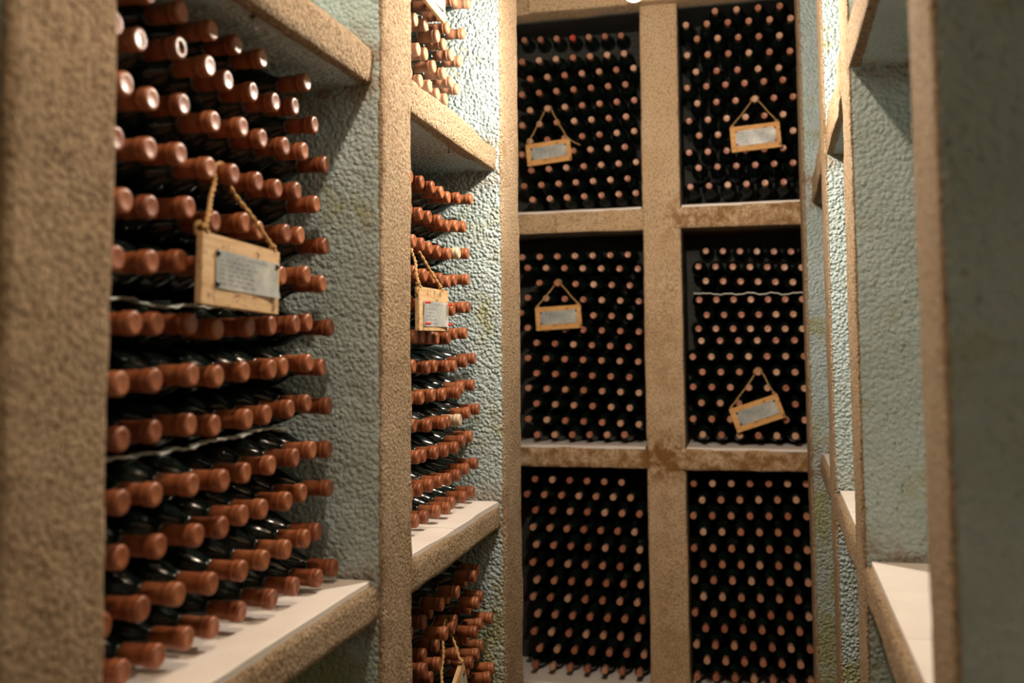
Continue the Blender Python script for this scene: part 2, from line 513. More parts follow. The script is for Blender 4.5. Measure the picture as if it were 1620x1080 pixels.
# lintel standing a little proud of the piers
for s in range(4):
    a, b = -1.34 + 1.76 * s / 4, -1.34 + 1.76 * (s + 1) / 4
    yy = by((a + b) / 2) - .05
    sh.box((a - .012, yy, Z0 + 1.4758), (b + .012, yy + .46, CEIL), lambda p: np.clip((p[:, 1] - by(p[:, 0]) - .05) / .02, 0, 2), 0.016, 0.008, 'yz')  # soffit colour runs into the painted niche shade
sh.box((-1.4, 4.60, FLOOR), (0.72, 4.68, CEIL), lambda p: np.full(len(p), 2.0), 0.06, 0.01, 'y')  # back panel coloured fully as niche shade
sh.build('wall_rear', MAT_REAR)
for x0, x1 in ((-1.166, -0.430), (-0.259, 0.258)):
    for z in (Z0 + 0.5995, Z0 - 0.4217, Z0 - 1.425):
        V, F = [], []
        m = 20
        for t in range(m + 1):
            x = x0 + (x1 - x0) * t / m
            w = 0.004 * math.sin(x * 23 + z)
            for q, zz in ((by(x) + .40, z), (by(x) + .006 + w, z), (by(x) + .003 + w, z - .003), (by(x) + .003 + w, z - .011), (by(x) + .40, z - .011)):
                V.append((x, q, zz))
        for t in range(m):
            for j in range(5):
                a0, a1 = t * 5 + j, t * 5 + (j + 1) % 5
                F.append((a0, a0 + 5, a1 + 5, a1))
        o = link('trim_%d' % tn, mesh_np('trim_%d' % tn, V, F, False), MAT_TILE)
        o['kind'] = 'structure'
        tn += 1

# ------------------------------------------------------------------ floor, ceiling, wall behind the camera
flat_box('floor', (-1.5, -1.3, -0.06), (1.1, 4.8, 0.0), MAT_FLOOR)
flat_box('ceiling', (-1.5, -1.3, CEIL), (1.1, 4.8, CEIL + .06), MAT_CEIL)
flat_box('wall_front', (-1.5, -1.36, 0.0), (1.1, -1.3, CEIL), MAT_CEIL)

# ------------------------------------------------------------------ bottle positions in metres
# row, place in the row (0 = out of sight), mouth x y z, body centre across and up
NEAR_MIDDLE = '''0 1 -.7504 1.6142 .4747 1.6163 .4692
0 2 -.7531 1.4528 .4724 1.4538 .4692
0 3 -.7574 1.3780 .4733 1.3801 .4692
0 4 -.7576 1.3051 .4734 1.3066 .4692
0 5 -.7618 1.2302 .4766 1.2330 .4692
0 0 -.7542 1.1380 .4718 1.1391 .4692
0 0 -.7542 1.0580 .4718 1.0594 .4692
1 1 -.7516 1.6497 .4062 1.6513 .4046
1 2 -.7501 1.5659 .4199 1.5647 .4169
1 3 -.7499 1.4920 .4098 1.4919 .4064
1 4 -.7510 1.4180 .4083 1.4169 .4056
1 5 -.7541 1.3445 .4075 1.3433 .4055
1 6 -.7425 1.2715 .4087 1.2698 .4056
1 7 -.7421 1.1950 .4129 1.1928 .4077
1 8 -.7542 1.1201 .4025 1.1199 .3983
1 9 -.7400 1.0481 .3998 1.0464 .3969
2 1 -.7499 1.6966 .3416 1.6966 .3416
2 2 -.7499 1.6045 .3488 1.6040 .3483
2 3 -.7500 1.5305 .3432 1.5305 .3432
2 4 -.7539 1.4566 .3413 1.4566 .3413
2 5 -.7492 1.3834 .3439 1.3819 .3410
2 6 -.7513 1.3026 .3350 1.3036 .3349
2 7 -.7577 1.2301 .3435 1.2306 .3434
2 8 -.7601 1.1579 .3341 1.1577 .3339
2 9 -.7494 1.0854 .3349 1.0842 .3339
2 0 -.7546 1.0129 .3372 1.0104 .3328
3 1 -.7500 1.6559 .2617 1.6563 .2623
3 2 -.7517 1.5811 .2746 1.5814 .2746
3 3 -.7523 1.5082 .2678 1.5082 .2677
3 4 -.7498 1.4350 .2675 1.4347 .2675
3 5 -.7500 1.3590 .2668 1.3593 .2668
3 6 -.7480 1.2861 .2636 1.2858 .2636
3 7 -.7503 1.2120 .2700 1.2125 .2700
3 8 -.7495 1.1393 .2628 1.1393 .2627
3 9 -.7481 1.0664 .2612 1.0659 .2611
4 1 -.7513 1.7012 .1905 1.7012 .1907
4 2 -.7607 1.6139 .2013 1.6153 .2013
4 3 -.7519 1.5413 .1964 1.5420 .1963
4 4 -.7643 1.4686 .1939 1.4685 .1948
4 5 -.7500 1.3957 .1969 1.3951 .1972
4 6 -.7602 1.3231 .1905 1.3218 .1912
4 7 -.7502 1.2358 .1989 1.2358 .1989
4 8 -.7543 1.1516 .1884 1.1519 .1886
4 9 -.7427 1.0786 .1859 1.0784 .1862
4 0 -.7430 .9992 .1860 .9992 .1860
5 1 -.7499 1.6848 .1194 1.6848 .1191
5 2 -.7425 1.6015 .1296 1.6014 .1291
5 3 -.7526 1.5274 .1237 1.5276 .1237
5 0 -.7543 1.4544 .1237 1.4541 .1227
5 0 -.7533 1.3758 .1233 1.3758 .1233
5 0 -.7522 1.2972 .1229 1.2969 .1220
5 4 -.7511 1.2186 .1224 1.2188 .1225
5 5 -.7484 1.1459 .1155 1.1456 .1154
5 6 -.7458 1.0688 .1138 1.0687 .1134
6 1 -.7502 1.7231 .0406 1.7231 .0406
6 2 -.7560 1.6394 .0481 1.6396 .0481
6 3 -.7456 1.5666 .0431 1.5663 .0431
6 4 -.7522 1.4914 .0396 1.4915 .0399
6 5 -.7520 1.4166 .0361 1.4167 .0364
6 6 -.7581 1.3321 .0319 1.3343 .0318
6 7 -.7580 1.2592 .0378 1.2611 .0381
6 8 -.7650 1.1867 .0363 1.1876 .0363
6 9 -.7514 1.1155 .0354 1.1141 .0353
6 0 -.7573 1.0444 .0357 1.0406 .0357
7 1 -.7525 1.6922 -.0324 1.6923 -.0324
7 2 -.7453 1.6197 -.0232 1.6195 -.0229
7 3 -.7569 1.5453 -.0282 1.5455 -.0279
7 4 -.7421 1.4725 -.0309 1.4721 -.0310
7 5 -.7473 1.3931 -.0329 1.3930 -.0332
7 6 -.7440 1.3087 -.0371 1.3087 -.0372
7 7 -.7380 1.2309 -.0331 1.2308 -.0327
7 8 -.7463 1.1554 -.0383 1.1561 -.0373
7 9 -.7462 1.0828 -.0397 1.0826 -.0394
7 0 -.7514 1.0103 -.0400 1.0091 -.0375
8 1 -.7500 1.7153 -.1035 1.7153 -.1035
8 2 -.7555 1.6349 -.0944 1.6349 -.0947
8 3 -.7517 1.5596 -.0997 1.5597 -.1001
8 4 -.7536 1.4790 -.1039 1.4793 -.1041
8 5 -.7481 1.4060 -.1057 1.4058 -.1057
8 6 -.7572 1.3245 -.1092 1.3254 -.1092
8 7 -.7535 1.2521 -.1027 1.2521 -.1030
8 8 -.7614 1.1792 -.1062 1.1788 -.1072
8 9 -.7584 1.1039 -.1093 1.1040 -.1097
8 0 -.7564 1.0209 -.1090 1.0213 -.1100
9 1 -.7528 1.7225 -.1837 1.7247 -.1833
9 2 -.7522 1.6496 -.1775 1.6514 -.1770
9 3 -.7505 1.5775 -.1830 1.5782 -.1830
9 4 -.7583 1.5051 -.1875 1.5048 -.1866
9 5 -.7650 1.4332 -.1910 1.4313 -.1868
9 6 -.7370 1.3157 -.1869 1.3169 -.1855
9 7 -.7423 1.2418 -.1834 1.2435 -.1820
9 8 -.7525 1.1691 -.1860 1.1700 -.1846
9 9 -.7514 1.0972 -.1857 1.0965 -.1843
9 0 -.7573 1.0259 -.1871 1.0230 -.1835
10 1 -.7565 1.7345 -.2556 1.7346 -.2561
10 2 -.7552 1.6182 -.2482 1.6217 -.2481
10 3 -.7483 1.5452 -.2512 1.5482 -.2511
10 4 -.7555 1.4724 -.2524 1.4748 -.2537
10 5 -.7506 1.3997 -.2503 1.4013 -.2539
10 6 -.7447 1.3289 -.2558 1.3279 -.2581
10 7 -.7426 1.2570 -.2543 1.2545 -.2547
10 8 -.7549 1.1848 -.2555 1.1810 -.2573
10 9 -.7620 1.1122 -.2556 1.1075 -.2570
10 0 -.7456 1.0082 -.2501 1.0070 -.2552
11 1 -.7603 1.6933 -.3277 1.6945 -.3239
11 2 -.7487 1.6204 -.3261 1.6204 -.3261
11 3 -.7499 1.5473 -.3302 1.5466 -.3287
11 4 -.7502 1.4697 -.3318 1.4679 -.3280
11 5 -.7470 1.3926 -.3317 1.3905 -.3270
11 6 -.7451 1.3014 -.3296 1.2996 -.3260
11 7 -.7469 1.2185 -.3249 1.2184 -.3247
11 8 -.7498 1.1410 -.3246 1.1410 -.3246
11 0 -.7519 1.0642 -.3255 1.0642 -.3255
12 1 -.7498 1.7463 -.4024 1.7463 -.3939
12 2 -.7485 1.6733 -.4056 1.6721 -.3939
12 3 -.7502 1.5798 -.3984 1.5806 -.3939
12 4 -.7500 1.4986 -.3996 1.5005 -.3939
12 5 -.7625 1.4187 -.3998 1.4209 -.3939
12 6 -.7563 1.3260 -.3982 1.3276 -.3939
12 7 -.7510 1.2485 -.3914 1.2490 -.3916
12 8 -.7485 1.1756 -.3932 1.1756 -.3933
12 9 -.7499 1.1024 -.3913 1.1021 -.3912
12 0 -.7534 1.0275 -.3930 1.0275 -.3930'''
FAR_MIDDLE = '''0 1 -.7500 2.7003 .4214 2.7003 .4214
0 2 -.7500 2.5723 .4064 2.5723 .4064
0 3 -.7535 2.4897 .3962 2.4901 .3962
0 4 -.7499 2.4167 .3984 2.4166 .3984
0 5 -.7501 2.3434 .4001 2.3431 .4001
0 6 -.7498 2.2582 .3990 2.2583 .3990
0 7 -.7532 2.1847 .4007 2.1848 .4007
0 0 -.7556 2.1116 .4020 2.1114 .4020
0 0 -.7556 2.0316 .4020 2.0316 .4020
1 1 -.7500 2.6267 .3343 2.6267 .3343
1 2 -.7512 2.5510 .3281 2.5513 .3281
1 3 -.7522 2.4784 .3196 2.4783 .3198
1 4 -.7500 2.4051 .3238 2.4049 .3238
1 5 -.7501 2.3170 .3224 2.3174 .3224
1 6 -.7484 2.2439 .3206 2.2439 .3207
1 7 -.7501 2.1709 .3230 2.1704 .3230
1 0 -.7456 2.0778 .3211 2.0778 .3211
1 0 -.7456 1.9978 .3211 1.9978 .3211
2 1 -.7510 2.6608 .2631 2.6608 .2633
2 2 -.7501 2.5698 .2565 2.5698 .2568
2 3 -.7504 2.4825 .2469 2.4849 .2466
2 4 -.7550 2.4095 .2469 2.4114 .2478
2 5 -.7552 2.3371 .2481 2.3379 .2479
2 6 -.7508 2.2646 .2501 2.2644 .2501
2 7 -.7485 2.1926 .2503 2.1909 .2504
2 0 -.7513 2.1207 .2512 2.1174 .2512
2 0 -.7513 2.0407 .2512 2.0406 .2513
3 1 -.7490 2.6555 .1903 2.6555 .1900
3 2 -.7626 2.5748 .1837 2.5765 .1836
3 3 -.7584 2.5023 .1756 2.5035 .1754
3 4 -.7548 2.4294 .1774 2.4300 .1767
3 5 -.7535 2.3565 .1758 2.3565 .1756
3 6 -.7509 2.2836 .1769 2.2830 .1769
3 7 -.7517 2.2107 .1793 2.2096 .1793
3 0 -.7541 2.1377 .1799 2.1361 .1799
3 0 -.7541 2.0577 .1799 2.0577 .1798
4 1 -.7552 2.6856 .1143 2.6859 .1143
4 2 -.7491 2.6127 .1115 2.6124 .1114
4 3 -.7494 2.5141 .1011 2.5141 .1011
4 0 -.7439 2.4112 .1018 2.4112 .1018
4 0 -.7456 2.3325 .1034 2.3325 .1034
4 0 -.7473 2.2538 .1050 2.2538 .1050
4 4 -.7501 2.1784 .1069 2.1784 .1069
4 0 -.7490 2.0950 .1067 2.0950 .1067
4 0 -.7490 2.0150 .1067 2.0150 .1067
5 1 -.7502 2.6341 .0411 2.6341 .0411
5 2 -.7548 2.5520 .0385 2.5551 .0391
5 3 -.7524 2.4800 .0262 2.4828 .0258
5 4 -.7604 2.4076 .0257 2.4093 .0256
5 5 -.7569 2.3350 .0267 2.3358 .0265
5 6 -.7509 2.2631 .0291 2.2624 .0295
5 7 -.7447 2.1912 .0284 2.1889 .0282
5 0 -.7475 2.1196 .0285 2.1156 .0336
5 0 -.7475 2.0396 .0285 2.0410 .0322
6 1 -.7487 2.7184 -.0291 2.7184 -.0291
6 2 -.7501 2.6323 -.0367 2.6323 -.0367
6 3 -.7565 2.5502 -.0471 2.5503 -.0468
6 4 -.7500 2.4655 -.0454 2.4654 -.0456
6 5 -.7508 2.3609 -.0434 2.3615 -.0432
6 6 -.7451 2.2880 -.0450 2.2880 -.0450
6 7 -.7569 2.2151 -.0404 2.2147 -.0407
6 0 -.7436 2.0963 -.0397 2.0948 -.0369
6 0 -.7436 2.0163 -.0397 2.0149 -.0365
7 1 -.7457 2.6926 -.1027 2.6925 -.1023
7 2 -.7501 2.5994 -.1059 2.5996 -.1059
7 3 -.7396 2.5272 -.1162 2.5269 -.1165
7 4 -.7524 2.4392 -.1170 2.4392 -.1167
7 5 -.7500 2.3423 -.1139 2.3422 -.1141
7 6 -.7500 2.2544 -.1157 2.2544 -.1157
7 7 -.7498 2.1762 -.1117 2.1761 -.1115
7 0 -.7496 2.0955 -.1117 2.0953 -.1104
7 0 -.7496 2.0155 -.1117 2.0153 -.1100
8 1 -.7386 2.7185 -.1708 2.7185 -.1711
8 2 -.7458 2.6458 -.1767 2.6452 -.1768
8 3 -.7488 2.5691 -.1901 2.5690 -.1899
8 4 -.7573 2.4929 -.1880 2.4931 -.1880
8 5 -.7468 2.4199 -.1873 2.4196 -.1876
8 6 -.7500 2.3116 -.1853 2.3116 -.1852
8 7 -.7533 2.2082 -.1774 2.2083 -.1776
8 0 -.7425 2.0965 -.1748 2.0967 -.1838
8 0 -.7425 2.0165 -.1748 2.0167 -.1835
9 1 -.7500 2.6849 -.2437 2.6855 -.2437
9 2 -.7510 2.6122 -.2492 2.6122 -.2494
9 3 -.7494 2.5400 -.2607 2.5396 -.2608
9 4 -.7499 2.4508 -.2599 2.4508 -.2599
9 5 -.7500 2.3661 -.2559 2.3661 -.2559
9 6 -.7570 2.2910 -.2558 2.2912 -.2558
9 7 -.7476 2.2181 -.2508 2.2179 -.2507
9 0 -.7473 2.1374 -.2507 2.1374 -.2507
9 0 -.7473 2.0574 -.2507 2.0574 -.2507
10 1 -.7442 2.7185 -.3221 2.7185 -.3221
10 2 -.7498 2.6439 -.3290 2.6451 -.3262
10 3 -.7501 2.5648 -.3362 2.5659 -.3347
10 4 -.7500 2.4778 -.3349 2.4811 -.3282
10 5 -.7502 2.4022 -.3314 2.4043 -.3266
10 6 -.7509 2.3277 -.3308 2.3277 -.3308
10 7 -.7538 2.2544 -.3312 2.2537 -.3293
10 8 -.7521 2.1814 -.3310 2.1802 -.3292
10 0 -.7545 2.1085 -.3321 2.1067 -.3214
10 0 -.7545 2.0285 -.3321 2.0267 -.3214
11 1 -.7501 2.7013 -.3985 2.7013 -.3939
11 2 -.7499 2.6177 -.4002 2.6165 -.3939
11 3 -.7547 2.5234 -.4020 2.5223 -.3939
11 4 -.7455 2.4506 -.4042 2.4482 -.3939
11 5 -.7485 2.3777 -.4005 2.3747 -.3939
11 6 -.7508 2.2874 -.3995 2.2887 -.3939
11 7 -.7498 2.2144 -.3961 2.2152 -.3939
11 0 -.7440 2.1173 -.3930 2.1191 -.3939
11 0 -.7440 2.0373 -.3930 2.0391 -.3939'''
FAR_TOP = '''0 1 -.7501 2.6932 .9868 2.6932 .9868
0 2 -.7500 2.5519 .9473 2.5519 .9473
0 0 -.7456 2.4569 .9418 2.4569 .9418
0 0 -.7456 2.3769 .9418 2.3769 .9418
0 0 -.7456 2.2969 .9418 2.2969 .9418
0 0 -.7456 2.2169 .9418 2.2169 .9418
0 0 -.7456 2.1369 .9418 2.1369 .9418
0 0 -.7456 2.0569 .9418 2.0569 .9418
1 1 -.7500 2.6315 .8789 2.6315 .8789
1 2 -.7582 2.5064 .8563 2.5063 .8569
1 3 -.7498 2.4281 .8643 2.4281 .8643
1 0 -.7496 2.3474 .8641 2.3474 .8641
1 0 -.7496 2.2674 .8641 2.2672 .8646
1 0 -.7496 2.1874 .8641 2.1874 .8641
1 0 -.7496 2.1074 .8641 2.1074 .8641
1 0 -.7496 2.0274 .8641 2.0274 .8641
2 1 -.7500 2.5921 .7885 2.5921 .7885
2 2 -.7505 2.5149 .7840 2.5158 .7840
2 3 -.7494 2.4424 .7915 2.4427 .7916
2 4 -.7436 2.3694 .7904 2.3692 .7903
2 5 -.7517 2.2968 .7974 2.2960 .7970
2 6 -.7500 2.2144 .7832 2.2144 .7833
2 0 -.7485 2.1300 .7817 2.1297 .7835
2 0 -.7485 2.0500 .7817 2.0497 .7835
3 1 -.7575 2.5914 .7110 2.5917 .7110
3 2 -.7519 2.5181 .7109 2.5182 .7106
3 3 -.7460 2.4303 .7109 2.4312 .7120
3 4 -.7502 2.3574 .7093 2.3577 .7099
3 5 -.7482 2.2855 .7207 2.2851 .7214
3 6 -.7435 2.2134 .7102 2.2126 .7098
3 0 -.7457 2.1400 .7123 2.1391 .7106
3 0 -.7457 2.0600 .7123 2.0601 .7107
4 1 -.7543 2.4733 .6537 2.4737 .6521
4 2 -.7521 2.3946 .6475 2.3951 .6466
4 3 -.7482 2.3172 .6486 2.3174 .6484
4 4 -.7478 2.2445 .6422 2.2441 .6422
4 0 -.7493 2.1691 .6436 2.1692 .6435
4 0 -.7493 2.0891 .6436 2.0893 .6433
4 0 -.7493 2.0091 .6436 2.0091 .6436'''
FAR_BOTTOM = '''0 1 -.7370 2.7079 -.6134 2.7129 -.5898
0 2 -.7088 2.5662 -.5980 2.5657 -.5862
0 3 -.7550 2.6368 -.6274 2.6334 -.6226
0 4 -.7154 2.4296 -.6060 2.4284 -.6004
0 5 -.7592 2.4921 -.6363 2.4974 -.6258
0 6 -.7165 2.3005 -.6042 2.3004 -.5978
0 7 -.7666 2.3729 -.6428 2.3690 -.6437
0 8 -.7379 2.2319 -.6283 2.2321 -.6283
0 9 -.7465 2.1591 -.6344 2.1589 -.6344
1 1 -.7269 2.7024 -.6836 2.6959 -.6613
1 2 -.7050 2.5788 -.6692 2.5682 -.6597
1 3 -.7430 2.6336 -.6979 2.6314 -.6973
1 4 -.7454 2.5072 -.6982 2.4994 -.6993
1 5 -.7271 2.4286 -.6935 2.4265 -.6895
1 6 -.7100 2.3114 -.6742 2.3004 -.6713
1 7 -.7476 2.3631 -.7190 2.3582 -.7167
1 8 -.7378 2.2308 -.7033 2.2305 -.7021
2 1 -.7060 2.7240 -.7462 2.7185 -.7312
2 2 -.7206 2.6704 -.7473 2.6544 -.7672
2 3 -.7051 2.5616 -.7394 2.5646 -.7331
2 4 -.7441 2.6142 -.7724 2.5897 -.8022
2 5 -.7143 2.4230 -.7541 2.4150 -.7634
2 6 -.7552 2.4821 -.7848 2.4880 -.7719
2 7 -.7212 2.2939 -.7398 2.2903 -.7447
2 8 -.7584 2.3457 -.7914 2.3466 -.7921
2 9 -.7126 2.1588 -.7121 2.1577 -.7122
3 1 -.7326 2.7200 -.8201 2.7185 -.8050
3 2 -.7277 2.6584 -.8249 2.6541 -.8407
3 3 -.7125 2.5436 -.8111 2.5243 -.8357
3 4 -.7402 2.5986 -.8480 2.5890 -.8757
4 1 -.7050 2.7348 -.8843 2.7185 -.8785
4 2 -.7052 2.6953 -.8958 2.6589 -.9215'''
REAR_RIGHT_BOTTOM = '''0 7 -.2370 4.3236 -.5804 -.2278 -.5805
0 6 -.1585 4.3108 -.5773 -.1575 -.5772
0 5 -.0813 4.3120 -.5760 -.0813 -.5760
0 4 -.0048 4.3235 -.5761 -.0048 -.5761
0 3 .0711 4.3088 -.5728 .0711 -.5728
0 2 .1466 4.3158 -.5723 .1466 -.5723
0 1 .2214 4.3182 -.5713 .2214 -.5713
1 7 -.2034 4.3258 -.6495 -.2032 -.6490
1 6 -.1253 4.3240 -.6472 -.1253 -.6472
1 5 -.0479 4.3194 -.6446 -.0479 -.6446
1 4 .0286 4.3094 -.6411 .0286 -.6411
1 3 .1047 4.3209 -.6408 .1047 -.6408
1 2 .1795 4.3073 -.6368 .1795 -.6368
1 1 .2545 4.3152 -.6360 .2545 -.6360
2 7 -.2415 4.3195 -.7145 -.2278 -.7150
2 6 -.1632 4.3300 -.7146 -.1574 -.7146
2 5 -.0850 4.3251 -.7123 -.0850 -.7123
2 4 -.0076 4.3180 -.7096 -.0076 -.7096
2 3 .0689 4.3110 -.7069 .0689 -.7069
2 2 .1444 4.3008 -.7038 .1444 -.7038
2 1 .2200 4.3131 -.7043 .2200 -.7043
3 7 -.2014 4.3193 -.7806 -.2014 -.7806
3 6 -.1241 4.3236 -.7798 -.1241 -.7798
3 5 -.0471 4.3080 -.7755 -.0471 -.7755
3 4 .0288 4.3039 -.7733 .0288 -.7733
3 3 .1040 4.3025 -.7716 .1040 -.7716
3 2 .1791 4.3156 -.7725 .1791 -.7725
3 1 .2522 4.2976 -.7679 .2522 -.7679
4 7 -.2423 4.3338 -.8521 -.2278 -.8518
4 6 -.1632 4.3181 -.8478 -.1575 -.8474
4 5 -.0857 4.3201 -.8470 -.0857 -.8470
4 4 -.0087 4.3117 -.8442 -.0087 -.8442
4 3 .0675 4.3153 -.8437 .0675 -.8437
4 2 .1426 4.2998 -.8395 .1426 -.8395
4 1 .2175 4.3044 -.8393 .2175 -.8393
5 7 -.2040 4.3332 -.9178 -.2036 -.9179
5 6 -.1256 4.3121 -.9122 -.1256 -.9122
5 5 -.0490 4.3205 -.9128 -.0490 -.9128
5 4 .0272 4.3098 -.9094 .0272 -.9094
5 3 .1026 4.3063 -.9075 .1026 -.9075
5 2 .1769 4.2968 -.9044 .1769 -.9044
5 1 .2507 4.2939 -.9027 .2507 -.9027
6 7 -.2424 4.3350 -.9852 -.2278 -.9840
6 6 -.1636 4.3291 -.9825 -.1574 -.9823
6 5 -.0856 4.3255 -.9804 -.0856 -.9804
6 4 -.0084 4.3227 -.9785 -.0084 -.9785
6 3 .0680 4.3233 -.9773 .0680 -.9773
6 2 .1431 4.3013 -.9711 .1431 -.9711
6 1 .2183 4.3087 -.9715 .2183 -.9715
7 7 -.2065 4.3227 -1.0495 -.2056 -1.0508
7 6 -.1282 4.3216 -1.0484 -.1282 -1.0484
7 5 -.0508 4.3274 -1.0489 -.0508 -1.0489
7 4 .0261 4.3202 -1.0463 .0261 -1.0463
7 3 .1023 4.3223 -1.0460 .1023 -1.0460
7 2 .1769 4.2990 -1.0396 .1769 -1.0396
7 1 .2521 4.3090 -1.0412 .2521 -1.0412
8 7 -.2440 4.3285 -1.1186 -.2278 -1.1176
8 6 -.1653 4.3271 -1.1174 -.1574 -1.1174
8 5 -.0872 4.3211 -1.1150 -.0871 -1.1150
8 4 -.0100 4.3233 -1.1148 -.0102 -1.1145
8 3 .0663 4.3077 -1.1099 .0663 -1.1099
8 2 .1424 4.3198 -1.1122 .1418 -1.1105
8 1 .2169 4.3045 -1.1075 .2169 -1.1075
9 7 -.2003 4.3250 -1.1802 -.1994 -1.1820
9 6 -.1231 4.3292 -1.1801 -.1231 -1.1801
9 5 -.0464 4.3216 -1.1769 -.0464 -1.1769
9 4 .0294 4.3093 -1.1723 .0296 -1.1726
9 3 .1044 4.3045 -1.1699 .1041 -1.1703
9 2 .1787 4.3040 -1.1686 .1796 -1.1699
9 1 .2527 4.3084 -1.1686 .2527 -1.1686
10 7 -.2408 4.3360 -1.2521 -.2278 -1.2490
10 6 -.1623 4.3307 -1.2495 -.1574 -1.2476
10 5 -.0845 4.3158 -1.2441 -.0845 -1.2441
10 4 -.0079 4.3129 -1.2422 -.0079 -1.2422
10 3 .0682 4.3200 -1.2432 .0682 -1.2432
10 2 .1430 4.3043 -1.2377 .1430 -1.2377
10 1 .2175 4.3046 -1.2367 .2175 -1.2367
11 7 -.1970 4.3108 -1.3074 -.1960 -1.3118
11 6 -.1206 4.3120 -1.3068 -.1202 -1.3074
11 5 -.0448 4.3176 -1.3075 -.0448 -1.3075
11 4 .0306 4.3184 -1.3068 .0306 -1.3068
11 3 .1052 4.3137 -1.3044 .1052 -1.3044
11 2 .1788 4.3049 -1.3008 .1788 -1.3008
11 1 .2528 4.3162 -1.3033 .2528 -1.3033
12 7 -.2404 4.3271 -1.3804 -.2278 -1.3807
12 6 -.1616 4.3129 -1.3745 -.1577 -1.3741
12 5 -.0841 4.3078 -1.3715 -.0841 -1.3715
12 4 -.0076 4.3266 -1.3762 -.0076 -1.3762
12 3 .0687 4.3241 -1.3741 .0687 -1.3741
12 2 .1441 4.3196 -1.3713 .1441 -1.3713
12 1 .2185 4.3091 -1.3667 .2185 -1.3667'''
